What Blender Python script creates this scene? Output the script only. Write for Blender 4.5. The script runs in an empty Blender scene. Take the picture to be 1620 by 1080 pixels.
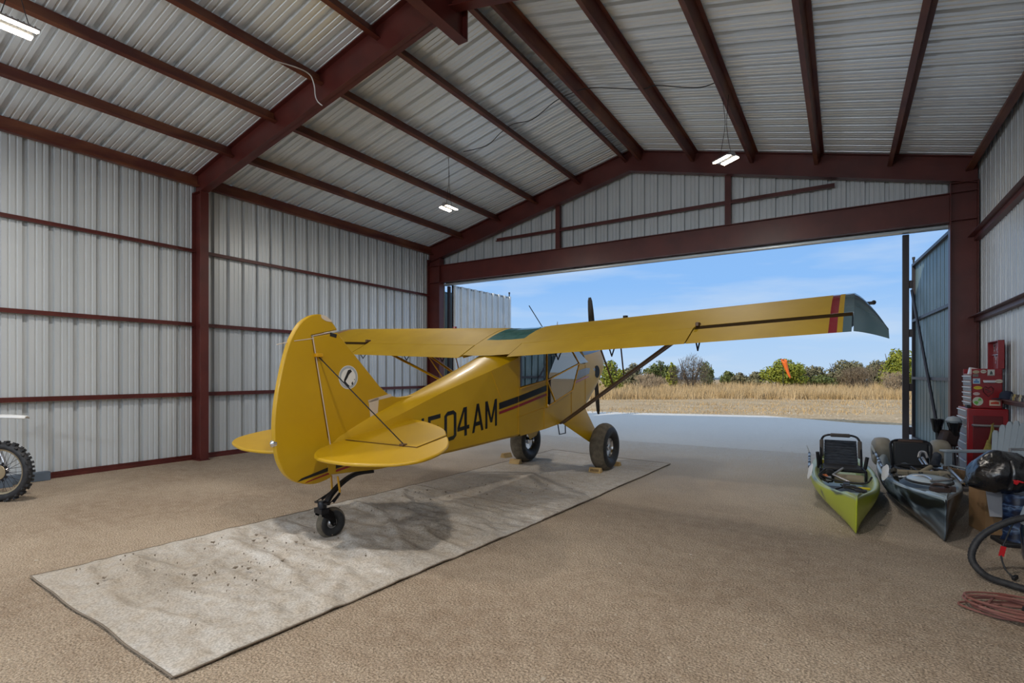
import bpy, bmesh, math, random
from mathutils import Vector, Matrix, Euler
from math import sin, cos, tan, pi, radians, sqrt, atan2
random.seed(7)
SC = bpy.context.scene
COL = SC.collection
# ------------------------------------------------------------------ view
EYE_Z, FPX, YAW, HZ = 1.6, 832.5, radians(32.137), 591.1
CY, SY = cos(YAW), sin(YAW)
cam_d = bpy.data.cameras.new('camera'); cam = bpy.data.objects.new('camera', cam_d); COL.objects.link(cam)
cam.location = (0, 0, EYE_Z); cam.rotation_euler = (pi / 2, 0, YAW)
cam_d.sensor_width = 36; cam_d.lens = 36 * FPX / 1620; cam_d.shift_y = (HZ - 540) / 1620
cam_d.clip_start = .05; cam_d.clip_end = 5000
SC.camera = cam
def ray(px, py):
    l = (px - 810) / FPX; v = (HZ - py) / FPX
    return Vector((l * CY - SY, l * SY + CY, v))
def ground(px, py, z=0.):
    r = ray(px, py); d = (z - EYE_Z) / r.z; return Vector((d * r.x, d * r.y, z))
def far(px, d, z=0.):
    r = ray(px, HZ); return Vector((d * r.x, d * r.y, z))
# ------------------------------------------------------------------ hangar measures
XL, XR, YF, YB = -10.3, 1.97, 12.0, -8.2
XM = (XL + XR) / 2
def RZ(x): return 6.766 - .24 * abs(x - XM)
# ------------------------------------------------------------------ materials
def mat(name, c1, c2=None, scale=6., rough=.5, metal=0., bump=0., bscale=None, detail=4., coat=0., lo=.35, hi=.65, spec=.5, stretch=None, dist=0.):
    m = bpy.data.materials.new(name); m.use_nodes = True
    nt = m.node_tree; b = nt.nodes['Principled BSDF']
    b.inputs['Base Color'].default_value = (*c1, 1); b.inputs['Roughness'].default_value = rough
    b.inputs['Metallic'].default_value = metal; b.inputs['Specular IOR Level'].default_value = spec
    if coat: b.inputs['Coat Weight'].default_value = coat; b.inputs['Coat Roughness'].default_value = .12
    if c2 is not None or bump:
        tc = nt.nodes.new('ShaderNodeTexCoord'); src = tc.outputs['Object']
        if stretch:
            mp = nt.nodes.new('ShaderNodeMapping'); mp.inputs['Scale'].default_value = stretch
            nt.links.new(src, mp.inputs[0]); src = mp.outputs[0]
    if c2 is not None:
        n = nt.nodes.new('ShaderNodeTexNoise'); n.inputs['Scale'].default_value = scale; n.inputs['Detail'].default_value = detail
        n.inputs['Distortion'].default_value = dist
        nt.links.new(src, n.inputs['Vector'])
        r = nt.nodes.new('ShaderNodeValToRGB'); r.color_ramp.elements[0].position = lo; r.color_ramp.elements[1].position = hi
        r.color_ramp.elements[0].color = (*c1, 1); r.color_ramp.elements[1].color = (*c2, 1)
        nt.links.new(n.outputs['Fac'], r.inputs[0]); nt.links.new(r.outputs[0], b.inputs['Base Color'])
    if bump:
        n2 = nt.nodes.new('ShaderNodeTexNoise'); n2.inputs['Scale'].default_value = bscale or scale; n2.inputs['Detail'].default_value = 6
        nt.links.new(src, n2.inputs['Vector'])
        bp = nt.nodes.new('ShaderNodeBump'); bp.inputs['Strength'].default_value = bump; bp.inputs['Distance'].default_value = .02
        nt.links.new(n2.outputs['Fac'], bp.inputs['Height']); nt.links.new(bp.outputs[0], b.inputs['Normal'])
    return m
def glass(name, tint, refl=.5):
    m = bpy.data.materials.new(name); m.use_nodes = True; nt = m.node_tree; nt.nodes.clear()
    o = nt.nodes.new('ShaderNodeOutputMaterial'); mx = nt.nodes.new('ShaderNodeMixShader')
    t = nt.nodes.new('ShaderNodeBsdfTransparent'); t.inputs[0].default_value = (*tint, 1)
    g = nt.nodes.new('ShaderNodeBsdfGlossy'); g.inputs['Roughness'].default_value = .02
    f = nt.nodes.new('ShaderNodeFresnel'); f.inputs['IOR'].default_value = 1.5
    mu = nt.nodes.new('ShaderNodeMath'); mu.operation = 'MULTIPLY_ADD'; mu.inputs[1].default_value = 1.6 * refl; mu.inputs[2].default_value = .15; mu.use_clamp = True
    nt.links.new(f.outputs[0], mu.inputs[0]); nt.links.new(mu.outputs[0], mx.inputs[0])
    nt.links.new(t.outputs[0], mx.inputs[1]); nt.links.new(g.outputs[0], mx.inputs[2]); nt.links.new(mx.outputs[0], o.inputs[0])
    return m
def emit(name, c, s):
    m = bpy.data.materials.new(name); m.use_nodes = True; b = m.node_tree.nodes['Principled BSDF']
    b.inputs['Base Color'].default_value = (*c, 1); b.inputs['Emission Color'].default_value = (*c, 1); b.inputs['Emission Strength'].default_value = s
    return m
def ground_mat(name, c1, c2, c3, speck=0.5, spec_scale=60., bump=.6, bscale=45., blend=False):
    m = bpy.data.materials.new(name); m.use_nodes = True; nt = m.node_tree; b = nt.nodes['Principled BSDF']
    b.inputs['Roughness'].default_value = .92; b.inputs['Specular IOR Level'].default_value = .2
    tc = nt.nodes.new('ShaderNodeTexCoord')
    def noise(s, d=5.):
        n = nt.nodes.new('ShaderNodeTexNoise'); n.inputs['Scale'].default_value = s; n.inputs['Detail'].default_value = d
        nt.links.new(tc.outputs['Object'], n.inputs['Vector']); return n
    def ramp(src, p0, p1, a, bb):
        r = nt.nodes.new('ShaderNodeValToRGB'); e = r.color_ramp.elements; e[0].position = p0; e[1].position = p1
        e[0].color = (*a, 1); e[1].color = (*bb, 1); nt.links.new(src, r.inputs[0]); return r
    big = ramp(noise(.55, 7.).outputs['Fac'], .38, .62, c1, c2)
    fine = ramp(noise(spec_scale, 3.).outputs['Fac'], .36, .62, (0, 0, 0), (1, 1, 1))
    mid = ramp(noise(9., 6.).outputs['Fac'], .4, .66, (0, 0, 0), (1, 1, 1))
    x1 = nt.nodes.new('ShaderNodeMixRGB'); x1.blend_type = 'MIX'; x1.inputs[2].default_value = (*c3, 1)
    src_ = big.outputs[0]
    if blend: # brown dirt pales to limestone; the opening's daylight is put into the colour
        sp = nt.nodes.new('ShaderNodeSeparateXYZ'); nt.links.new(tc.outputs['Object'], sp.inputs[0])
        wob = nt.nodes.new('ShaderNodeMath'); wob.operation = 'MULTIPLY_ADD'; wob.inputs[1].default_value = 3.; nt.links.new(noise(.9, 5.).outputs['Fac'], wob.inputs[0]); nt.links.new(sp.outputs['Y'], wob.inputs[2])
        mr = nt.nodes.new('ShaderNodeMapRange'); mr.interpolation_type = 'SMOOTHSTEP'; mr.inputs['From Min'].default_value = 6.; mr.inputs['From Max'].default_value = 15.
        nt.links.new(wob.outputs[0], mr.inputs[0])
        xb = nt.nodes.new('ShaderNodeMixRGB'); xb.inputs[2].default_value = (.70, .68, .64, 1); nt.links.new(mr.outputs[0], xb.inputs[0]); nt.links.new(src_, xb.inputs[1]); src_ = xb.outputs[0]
    nt.links.new(src_, x1.inputs[1])
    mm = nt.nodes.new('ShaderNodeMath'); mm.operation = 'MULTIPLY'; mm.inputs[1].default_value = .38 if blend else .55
    nt.links.new(mid.outputs[0], mm.inputs[0]); nt.links.new(mm.outputs[0], x1.inputs[0])
    x2 = nt.nodes.new('ShaderNodeMixRGB'); x2.blend_type = 'MULTIPLY'; x2.inputs[0].default_value = speck
    lift = nt.nodes.new('ShaderNodeMixRGB'); lift.inputs[1].default_value = (.45, .44, .43, 1); lift.inputs[2].default_value = (1.25, 1.25, 1.25, 1)
    nt.links.new(fine.outputs[0], lift.inputs[0]); nt.links.new(lift.outputs[0], x2.inputs[2]); nt.links.new(x1.outputs[0], x2.inputs[1])
    nt.links.new(x2.outputs[0], b.inputs['Base Color'])
    bp = nt.nodes.new('ShaderNodeBump'); bp.inputs['Strength'].default_value = bump; bp.inputs['Distance'].default_value = .03
    nt.links.new(noise(bscale, 5.).outputs['Fac'], bp.inputs['Height'])
    bp2 = nt.nodes.new('ShaderNodeBump'); bp2.inputs['Strength'].default_value = .35; bp2.inputs['Distance'].default_value = .08
    nt.links.new(noise(4., 4.).outputs['Fac'], bp2.inputs['Height']); nt.links.new(bp.outputs[0], bp2.inputs['Normal'])
    nt.links.new(bp2.outputs[0], b.inputs['Normal'])
    return m
M = {}
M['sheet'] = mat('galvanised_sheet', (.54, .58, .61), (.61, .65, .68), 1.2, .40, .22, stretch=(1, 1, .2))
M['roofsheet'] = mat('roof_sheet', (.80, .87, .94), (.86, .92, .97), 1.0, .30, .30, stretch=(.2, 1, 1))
M['steel'] = mat('red_primer_steel', (.075, .014, .012), (.105, .020, .016), 2.5, .42, 0, spec=.5)
M['purlin'] = mat('rust_red_purlin', (.095, .020, .013), (.19, .066, .028), 5., .5, 0, lo=.42, hi=.72, stretch=(1, .25, 1))
M['galvtrim'] = mat('zinc_trim', (.42, .47, .50), None, rough=.35, metal=.5)
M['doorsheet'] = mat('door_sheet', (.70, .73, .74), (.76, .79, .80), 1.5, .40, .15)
M['shadesheet'] = mat('shaded_door_sheet', (.11, .17, .18), (.15, .21, .22), 1.5, .35, .2)  # darker copy of the door sheet, the leaf's shade put into its colour
M['doorsteel'] = mat('dark_door_steel', (.035, .030, .036), rough=.45, metal=.2)
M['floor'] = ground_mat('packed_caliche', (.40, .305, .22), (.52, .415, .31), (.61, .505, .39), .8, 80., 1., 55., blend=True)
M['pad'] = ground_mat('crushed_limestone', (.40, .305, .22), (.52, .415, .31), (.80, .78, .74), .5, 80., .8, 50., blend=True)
M['field'] = ground_mat('mown_dry_field', (.36, .255, .14), (.46, .34, .20), (.56, .45, .31), .6, 14., .9, 9.)
M['tarp'] = ground_mat('dusty_canvas', (.42, .375, .32), (.60, .57, .53), (.44, .37, .29), .45, 70., 1., 9.)
M['hem'] = mat('canvas_hem', (.20, .16, .12), rough=.9)
M['yellow'] = mat('yellow_paint', (.46, .272, .003), (.49, .292, .004), 3., .42, 0, coat=.12)
M['wingcloth'] = mat('yellow_wing_fabric', (.39, .240, .008), (.43, .27, .010), 3., .62, 0, spec=.25)
M['yellow2'] = mat('yellow_paint_dull', (.58, .30, .004), rough=.35, coat=.2)
M['teal'] = mat('teal_paint', (.065, .125, .155), rough=.22, coat=.4)
M['red_stripe'] = mat('red_stripe', (.25, .010, .02), rough=.25, coat=.4)
M['black_gloss'] = mat('black_gloss', (.008, .008, .010), rough=.2, coat=.3)
M['navy'] = mat('navy_paint', (.012, .025, .055), rough=.2, coat=.4)
M['gap'] = mat('gap_shade', (.035, .020, .006), rough=.95, spec=.05)
M['drawer'] = mat('drawer_face', (.20, .22, .26), rough=.45, metal=.3)
M['black'] = mat('black_matt', (.012, .012, .014), rough=.6)
M['rubber'] = mat('rubber', (.014, .015, .018), (.03, .03, .033), 20., .6, bump=.2, bscale=60)
M['tread'] = mat('dusty_tread', (.10, .085, .062), (.16, .135, .10), 14., .85, bump=.5, bscale=40)
M['darksteel'] = mat('dark_steel', (.02, .02, .024), rough=.4, metal=.6)
M['chrome'] = mat('polished_metal', (.65, .65, .66), rough=.15, metal=1.)
M['alu'] = mat('aluminium', (.5, .5, .52), rough=.35, metal=.9)
M['white'] = mat('white_paint', (.72, .73, .74), rough=.4)
M['pale'] = mat('pale_tone', (.58, .50, .42), rough=.5)  # shared pale tone, also holds a painted reflection and hinge highlight
M['grime'] = mat('dusty_belly', (.40, .28, .09), rough=.6)
M['brown'] = mat('brown_tube', (.10, .05, .018), rough=.45)
M['wood'] = mat('raw_wood', (.46, .30, .12), (.56, .39, .17), 8., .75, stretch=(1, 8, 1))
M['glass'] = glass('clear_acrylic', (.95, .97, .98), 1.)
M['skylight'] = mat('teal_acrylic', (.045, .15, .14), rough=.12, spec=.6)
M['led'] = emit('led_tube', (1., .86, .62), 30.)
M['seatcloth'] = mat('dark_seat_cloth', (.03, .035, .05), (.06, .07, .09), 20., .9)
# ------------------------------------------------------------------ mesh helpers
class MB:
    def __init__(s): s.v = []; s.f = []; s.m = []
    def add(s, vs, fs, mi=0):
        o = len(s.v); s.v += [tuple(p) for p in vs]; s.f += [tuple(i + o for i in f) for f in fs]; s.m += [mi] * len(fs); return s
    def quad(s, a, b, c, d, mi=0): return s.add([a, b, c, d], [(0, 1, 2, 3)], mi)
    def poly(s, pts, mi=0): return s.add(pts, [tuple(range(len(pts)))], mi)
    def box(s, c, size, rot=None, mi=0, taper=1.):
        x, y, z = size[0] / 2, size[1] / 2, size[2] / 2
        vs = [Vector((sx * x * (taper if sz > 0 else 1), sy * y * (taper if sz > 0 else 1), sz * z)) for sz in (-1, 1) for sy in (-1, 1) for sx in (-1, 1)]
        if rot is not None:
            R = rot if isinstance(rot, Matrix) else Euler(rot).to_matrix()
            vs = [R @ v for v in vs]
        vs = [v + Vector(c) for v in vs]
        return s.add(vs, [(0, 2, 3, 1), (4, 5, 7, 6), (0, 1, 5, 4), (2, 6, 7, 3), (0, 4, 6, 2), (1, 3, 7, 5)], mi)
    def span(s, lo, hi, mi=0):
        return s.box([(a + b) / 2 for a, b in zip(lo, hi)], [b - a for a, b in zip(lo, hi)], None, mi)
    def tube(s, pts, r, n=8, mi=0, closed=False, caps=True):
        P = [Vector(p) for p in pts]; k = len(P)
        if not hasattr(r, '__len__'): r = [r] * k
        rings = []; up = None
        for i in range(k):
            if closed: t = P[(i + 1) % k] - P[i - 1]
            else: t = P[min(i + 1, k - 1)] - P[max(i - 1, 0)]
            t = t.normalized() if t.length > 1e-9 else Vector((0, 0, 1))
            if up is None: up = Vector((0, 0, 1)) if abs(t.z) < .9 else Vector((1, 0, 0))
            a = up - t * up.dot(t)
            if a.length < 1e-6: a = t.orthogonal()
            a.normalize(); up = a; b = t.cross(a)
            rings.append([P[i] + (a * cos(2 * pi * j / n) + b * sin(2 * pi * j / n)) * r[i] for j in range(n)])
        vs = [p for R in rings for p in R]; fs = []
        for i in range(k if closed else k - 1):
            i2 = (i + 1) % k
            for j in range(n): fs.append((i * n + j, i * n + (j + 1) % n, i2 * n + (j + 1) % n, i2 * n + j))
        if caps and not closed: fs += [tuple(range(n - 1, -1, -1)), tuple((k - 1) * n + j for j in range(n))]
        return s.add(vs, fs, mi)
    def lathe(s, prof, n=24, c=(0, 0, 0), axis='Z', mi=0, mis=None):
        vs = []; fs = []; C_ = Vector(c)
        for r, h in prof:
            for j in range(n):
                a = 2 * pi * j / n; p = (r * cos(a), r * sin(a), h)
                if axis == 'X': p = (p[2], p[0], p[1])
                elif axis == 'Y': p = (p[0], p[2], p[1])
                vs.append(Vector(p) + C_)
        o = len(s.v); s.v += [tuple(p) for p in vs]
        for i in range(len(prof) - 1):
            for j in range(n):
                s.f.append((o + i * n + j, o + i * n + (j + 1) % n, o + (i + 1) * n + (j + 1) % n, o + (i + 1) * n + j)); s.m.append(mis[i] if mis else mi)
        shut = abs(prof[0][0] - prof[-1][0]) < 1e-6 and abs(prof[0][1] - prof[-1][1]) < 1e-6
        for i, rev in ((0, True), (len(prof) - 1, False)):
            if prof[i][0] > 1e-4 and not shut:
                idx = [o + i * n + j for j in range(n)]; s.f.append(tuple(reversed(idx)) if rev else tuple(idx)); s.m.append((mis[0 if rev else -1]) if mis else mi)
        return s
    def loft(s, secs, mi=0, closed=True, caps=True, fmi=None):
        n = len(secs[0]); o = len(s.v)
        for S in secs: s.v += [tuple(p) for p in S]
        for i in range(len(secs) - 1):
            for j in range(n if closed else n - 1):
                s.f.append((o + i * n + j, o + i * n + (j + 1) % n, o + (i + 1) * n + (j + 1) % n, o + (i + 1) * n + j))
                s.m.append(fmi(i, j) if fmi else mi)
        if caps and closed:
            s.f.append(tuple(o + j for j in range(n - 1, -1, -1))); s.m.append(fmi(0, 0) if fmi else mi)
            s.f.append(tuple(o + (len(secs) - 1) * n + j for j in range(n))); s.m.append(fmi(len(secs) - 2, 0) if fmi else mi)
        return s
    def prism(s, pts2, axis, lo, hi, mi=0):
        """extrude a 2-D outline between lo and hi along an axis"""
        def p3(p, h): return {'X': (h, p[0], p[1]), 'Y': (p[0], h, p[1]), 'Z': (p[0], p[1], h)}[axis]
        n = len(pts2); vs = [p3(p, lo) for p in pts2] + [p3(p, hi) for p in pts2]
        fs = [tuple(range(n - 1, -1, -1)), tuple(range(n, 2 * n))] + [(j, (j + 1) % n, n + (j + 1) % n, n + j) for j in range(n)]
        return s.add(vs, fs, mi)
    def ibeam(s, p0, p1, up, depth, width, tf=.014, tw=.01, mi=0):
        p0, p1, up = Vector(p0), Vector(p1), Vector(up); t = (p1 - p0).normalized(); u = (up - t * up.dot(t)).normalized(); w = t.cross(u)
        def bar(off, du, dw):
            c = [(a, b) for a in (-1, 1) for b in (-1, 1)]
            vs = [p + u * (off + a * du / 2) + w * (b * dw / 2) for p in (p0, p1) for a, b in c]
            s.add(vs, [(0, 1, 3, 2), (4, 6, 7, 5), (0, 4, 5, 1), (2, 3, 7, 6), (0, 2, 6, 4), (1, 5, 7, 3)], mi)
        bar(0, depth - 2 * tf, tw); bar(depth / 2 - tf / 2, tf, width); bar(-depth / 2 + tf / 2, tf, width); return s
    def zbeam(s, p0, p1, up, depth, fl, side=1, t=.006, lip=.02):
        p0, p1, up = Vector(p0), Vector(p1), Vector(up); a = (p1 - p0).normalized(); u = (up - a * up.dot(a)).normalized(); w = a.cross(u) * side
        d = depth / 2
        prof = [(-fl, d), (t / 2, d), (t / 2, -d + t), (fl, -d + t), (fl, -d + lip), (fl + t, -d + lip), (fl + t, -d), (-t / 2, -d), (-t / 2, d - t), (-fl, d - t)]
        secs = [[p + w * x + u * z for x, z in prof] for p in (p0, p1)]
        return s.loft(secs)
    def build(s, name, mats, parent=None, smooth=True, angle=35, bevel=0, segs=2, solid=0, loc=None):
        me = bpy.data.meshes.new(name); me.from_pydata(s.v, [], s.f); me.validate(clean_customdata=False)
        if not isinstance(mats, (list, tuple)): mats = [mats]
        for m in mats: me.materials.append(m)
        if len(me.polygons) == len(s.m) and len(mats) > 1: me.polygons.foreach_set('material_index', s.m)
        bm = bmesh.new(); bm.from_mesh(me); bmesh.ops.recalc_face_normals(bm, faces=bm.faces); bm.to_mesh(me); bm.free()
        if smooth:
            me.polygons.foreach_set('use_smooth', [True] * len(me.polygons)); me.set_sharp_from_angle(angle=radians(angle))
        me.update()
        o = bpy.data.objects.new(name, me); COL.objects.link(o)
        if parent is not None: o.parent = parent
        if loc is not None: o.location = loc
        if solid:
            q = o.modifiers.new('s', 'SOLIDIFY'); q.thickness = solid; q.offset = 0
        if bevel:
            q = o.modifiers.new('b', 'BEVEL'); q.width = bevel; q.segments = segs; q.limit_method = 'ANGLE'; q.angle_limit = radians(40); q.harden_normals = False
        return o
def tag(o, label=None, cat=None, group=None, kind=None):
    if label: o['label'] = label
    if cat: o['category'] = cat
    if group: o['group'] = group
    if kind: o['kind'] = kind
    return o
def thing(name, label, cat, loc=(0, 0, 0), rz=0., group=None):
    o = bpy.data.objects.new(name, None); COL.objects.link(o); o.empty_display_size = .2
    o.location = loc; o.rotation_euler = (0, 0, rz); return tag(o, label, cat, group)
def struct(o, label, cat): return tag(o, label, cat, None, 'structure')
def dup(o, parent=None):
    c = o.copy(); COL.objects.link(c)
    if parent is not None: c.parent = parent
    for ch in list(o.children): dup(ch, c)
    return c
def smooth_path(pts, n=8):
    P = [Vector(p) for p in pts]; out = []
    for i in range(len(P) - 1):
        p0, p1, p2, p3 = P[max(i - 1, 0)], P[i], P[i + 1], P[min(i + 2, len(P) - 1)]
        for k in range(n):
            t = k / n
            out.append(.5 * ((2 * p1) + (p2 - p0) * t + (2 * p0 - 5 * p1 + 4 * p2 - p3) * t * t + (3 * p1 - p0 - 3 * p2 + p3) * t ** 3))
    return out + [P[-1]]
# ------------------------------------------------------------------ ribbed sheet profile
def rib_profile(a, b, pitch=.3048, phase=0.):
    """list of (coordinate, outward offset) of a metal panel with one deep rib and two shallow ones per pitch"""
    shape = [(0, 0), (.009, .055), (.067, .055), (.076, 0), (.140, 0), (.147, .010), (.165, .010), (.172, 0), (.226, 0), (.233, .010), (.251, .010), (.258, 0)]
    out = [(a, 0)]; k = math.floor((a - phase) / pitch) - 1
    while phase + k * pitch < b:
        for s_, o in shape:
            c = phase + k * pitch + s_
            if a < c < b: out.append((c, o))
        k += 1
    out.append((b, 0)); return out
def side_wall(name, x, sgn, y0, y1, z1, label):
    mb = MB(); pr = rib_profile(y0, y1)
    lo = [(x + sgn * o, c, -.02) for c, o in pr]; hi = [(x + sgn * o, c, z1) for c, o in pr]
    mb.loft([lo, hi], closed=False, caps=False)
    return struct(mb.build(name, M['sheet'], smooth=False), label, 'wall')
side_wall('wall_left', XL - .002, -1, YB, YF, RZ(XL) + .02, 'ribbed grey metal wall behind the dirt bike wheel and the airplane tail')
side_wall('wall_right', XR + .002, 1, YB, YF, RZ(XR) + .02, 'ribbed grey metal wall behind the red tool chest')
mb = MB()
for sg, xe in ((-1, XL - .05), (1, XR + .05)):
    pr = rib_profile(YB, YF + .25)
    mb.loft([[(x, c, RZ(x) + o) for c, o in pr] for x in (XM, xe)], closed=False, caps=False)
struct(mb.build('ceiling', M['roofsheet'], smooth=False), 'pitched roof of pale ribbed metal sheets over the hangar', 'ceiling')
mb = MB(); pr = rib_profile(XL, XR, phase=.05)
mb.loft([[(c, YF + .002 + o, 4.25) for c, o in pr], [(c, YF + .002 + o, RZ(c) + .01) for c, o in pr]], closed=False, caps=False)
for a, b in ((XL, -9.86), (1.62, XR)):
    pr = rib_profile(a, b); mb.loft([[(c, YF + .002 + o, -.02) for c, o in pr], [(c, YF + .002 + o, 4.25) for c, o in pr]], closed=False, caps=False)
struct(mb.build('wall_front', M['sheet'], smooth=False), 'ribbed metal gable above the wide hangar opening', 'wall')
mb = MB(); pr = rib_profile(XL, XR)
mb.loft([[(c, YB - o, 4.2) for c, o in pr], [(c, YB - o, RZ(c) + .01) for c, o in pr]], closed=False, caps=False)
for a, b in ((XL, -9.8), (1.5, XR)):  # doorway added out of view to let in daylight for the roof
    pr = rib_profile(a, b); mb.loft([[(c, YB - o, -.02) for c, o in pr], [(c, YB - o, 4.2) for c, o in pr]], closed=False, caps=False)
struct(mb.build('wall_back', M['sheet'], smooth=False), 'ribbed metal end wall behind the viewer with a doorway added for light', 'wall')
# floor and outdoors
def sheet_grid(x0, x1, y0, y1, nx, ny, fz):
    mb = MB(); vs = [(x0 + (x1 - x0) * i / nx, y0 + (y1 - y0) * j / ny) for j in range(ny + 1) for i in range(nx + 1)]
    mb.add([(x, y, fz(x, y)) for x, y in vs], [(j * (nx + 1) + i, j * (nx + 1) + i + 1, (j + 1) * (nx + 1) + i + 1, (j + 1) * (nx + 1) + i) for j in range(ny) for i in range(nx)])
    return mb
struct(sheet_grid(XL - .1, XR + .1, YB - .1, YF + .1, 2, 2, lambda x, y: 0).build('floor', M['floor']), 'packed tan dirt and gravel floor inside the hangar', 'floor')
mb = MB(); E = [(-40, 21.2), (-14, 20.2), (-9, 20.0), (-7, 20.2), (-4.5, 20.9), (-2.5, 21.3), (-1, 21.0), (.5, 20.4), (2, 20.3), (6, 20.6), (30, 21)]
mb.poly([(-40, YF + .1, 0), (30, YF + .1, 0)] + [(x, y + random.uniform(-.1, .1) + (.9 if x < -2 else .3 if x < 0 else 0), 0) for x, y in reversed(E)])
for a, b in ((-40, XL - .1), (XR + .1, 30)): mb.quad((a, YB, 0), (b, YB, 0), (b, YF + .1, 0), (a, YF + .1, 0))
mb.quad((-40, YB - 40, 0), (30, YB - 40, 0), (30, YB, 0), (-40, YB, 0))
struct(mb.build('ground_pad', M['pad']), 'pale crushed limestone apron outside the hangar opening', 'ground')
def fz(x, y): return -.02 + .05 * sin(x * .35 + y * .2) * sin(y * .31) * min(1, max(0, (y - 22) / 6)) - max(0, y - 150) * .06
struct(sheet_grid(-220, 90, 19.0, 330, 90, 90, fz).build('ground_field', M['field']), 'mown tan field between limestone apron and tall dry grass', 'ground')
# ------------------------------------------------------------------ steel frame
def tapered(name, xs_top, xs_bot, y, width, label, cat='rafter'):
    """roof rafter in the plane y: web between two polylines with flanges"""
    mb = MB(); n = len(xs_top)
    for i in range(n - 1):
        (a, az), (b, bz) = xs_top[i], xs_top[i + 1]; (c, cz), (d, dz) = xs_bot[i], xs_bot[i + 1]
        mb.loft([[(a, y - .005, az), (a, y + .005, az), (c, y + .005, cz), (c, y - .005, cz)], [(b, y - .005, bz), (b, y + .005, bz), (d, y + .005, dz), (d, y - .005, dz)]])
        for (p, pz), (q, qz), t in (((a, az), (b, bz), -.014), ((c, cz), (d, dz), .014)):
            mb.loft([[(p, y - width / 2, pz), (p, y + width / 2, pz), (p, y + width / 2, pz + t), (p, y - width / 2, pz + t)], [(q, y - width / 2, qz), (q, y + width / 2, qz), (q, y + width / 2, qz + t), (q, y - width / 2, qz + t)]])
    return struct(mb.build(name, M['steel'], smooth=False), label, cat)
g = .012
tapered('rafter', [(XL + .02, RZ(XL + .02) - g), (-9.98, RZ(-9.98) - g), (XM, RZ(XM) - g)], [(XL + .02, 4.955), (-9.98, 4.965), (XM, 6.19)], 5.21, .15, 'dark red rafter climbing from the mid-wall column to the ridge')
tapered('rafter', [(XM, RZ(XM) - g), (XR - .1, RZ(XR) - g)], [(XM, 6.19), (1.66, 4.965)], 5.21, .15, 'dark red rafter running right from the end of the ridge beam, mostly out of view')
YR = 11.8
tapered('rafter', [(XL + .02, RZ(XL + .02) - g), (XM, RZ(XM) - g), (XR - .02, RZ(XR - .02) - g)], [(XL + .02, 4.84), (XM, 6.285), (XR - .02, 4.84)], YR, .18, 'dark red gabled end rafter above the hangar opening')
def column(x0, x1, y, ztop, width, label):
    mb = MB(); s = 1 if x1 > x0 else -1
    a, b = min(x0, x1), max(x0, x1)
    mb.span((a, y - .005, 0), (b, y + .005, ztop))
    for c in (x0 + s * .008, x1 - s * .008): mb.span((c - .008, y - width / 2, 0), (c + .008, y + width / 2, ztop))
    mb.span((a - .01, y - width / 2 - .02, 0), (b + .01, y + width / 2 + .02, .015))
    return mb, label
mb, lb = column(XL + .02, -9.98, 5.21, 4.955, .15, 'dark red I-section column standing midway along the wall beside the tail')
struct(mb.build('column', M['steel'], smooth=False), lb, 'column')
mb, lb = column(XL + .02, -9.82, 11.8, 4.93, .2, 'dark red corner column on the left side of the hangar opening')
for z in (4.24, 4.72): mb.span((XL + .03, 11.7, z - .006), (-9.84, 11.9, z + .006))
struct(mb.build('column', M['steel'], smooth=False), lb, 'column')
mb, lb = column(XR - .02, 1.57, 11.8, 4.89, .2, 'dark purplish red corner column beside the open door leaf, behind the tool chest')
for z in (4.24, 4.72, 4.88): mb.span((1.58, 11.7, z - .006), (XR - .03, 11.9, z + .006))
mb.lathe([(.012, 0), (.012, .012), (0, .012)], 10, (1.74, 11.79, 4.08), 'Y')
struct(mb.build('column', M['steel'], smooth=False), lb, 'column')
mb = MB(); mb.ibeam((-9.82, YR, 4.478), (1.57, YR, 4.478), (0, 0, 1), .495, .16)
struct(mb.build('beam', M['steel'], smooth=False), 'deep dark red header beam spanning the hangar opening', 'beam')
mb = MB(); mb.span((-9.86, 11.9, 4.17), (1.6, 12.06, 4.21)); mb.span((-9.86, 12.03, 4.17), (1.6, 12.06, 4.42))
struct(mb.build('trim_1', M['galvtrim'], smooth=False), 'pale metal trim along the underside of the header beam', 'trim')
for x, lb in ((-6.1, 'short dark red gable post nearer the left corner column'), (-2.06, 'short dark red gable post below the hanging lamp')):
    mb = MB(); mb.span((x - .06, YF - .13, 4.72), (x + .06, YF - .02, RZ(x) - .45)); struct(mb.build('column', M['steel'], smooth=False), lb, 'post')
mb = MB(); mb.zbeam((-7.98, YF - .08, 5.24), (-.13, YF - .08, 5.24), (0, 0, 1), .09, .05)
struct(mb.build('girt', M['steel'], smooth=False), 'dark red girt crossing the two gable posts above the opening', 'girt')
mb = MB(); mb.ibeam((XM, YB, 6.09), (XM, 5.42, 6.09), (0, 0, 1), .42, .15); mb.span((XM - .075, 5.42, 5.88), (XM + .075, 5.44, 6.30))
struct(mb.build('beam', M['steel'], smooth=False), 'stubby dark red ridge beam ending under the roof peak overhead', 'beam')
n = Vector((0, 0, 1))
ords = ['first', 'second', 'third', 'fourth', 'fifth']
for sg, xs, sn in ((-1, (-4.34, -5.53, -6.72, -7.87, -9.1), 'left'), (1, (-3.87, -2.69, -1.51, -.36, .80), 'right')):
    nrm = Vector((-.24 if sg < 0 else .24, 0, 1)).normalized()
    for i, x in enumerate(xs):
        for y0, y1, bay in ((5.29, 11.79, 'bay before the opening'), (-1.45, 5.20, 'bay nearest the viewer')):
            z = RZ(x) - .012; c = Vector((x, 0, z)) - nrm * .1
            mb = MB(); mb.zbeam((c.x, y0, c.z), (c.x, y1, c.z), nrm, .2, .06, -sg)
            struct(mb.build('purlin', M['purlin'], smooth=False), f'rust red roof purlin, {ords[i]} from the ridge, {sn} slope, {bay}', 'purlin')
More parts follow.
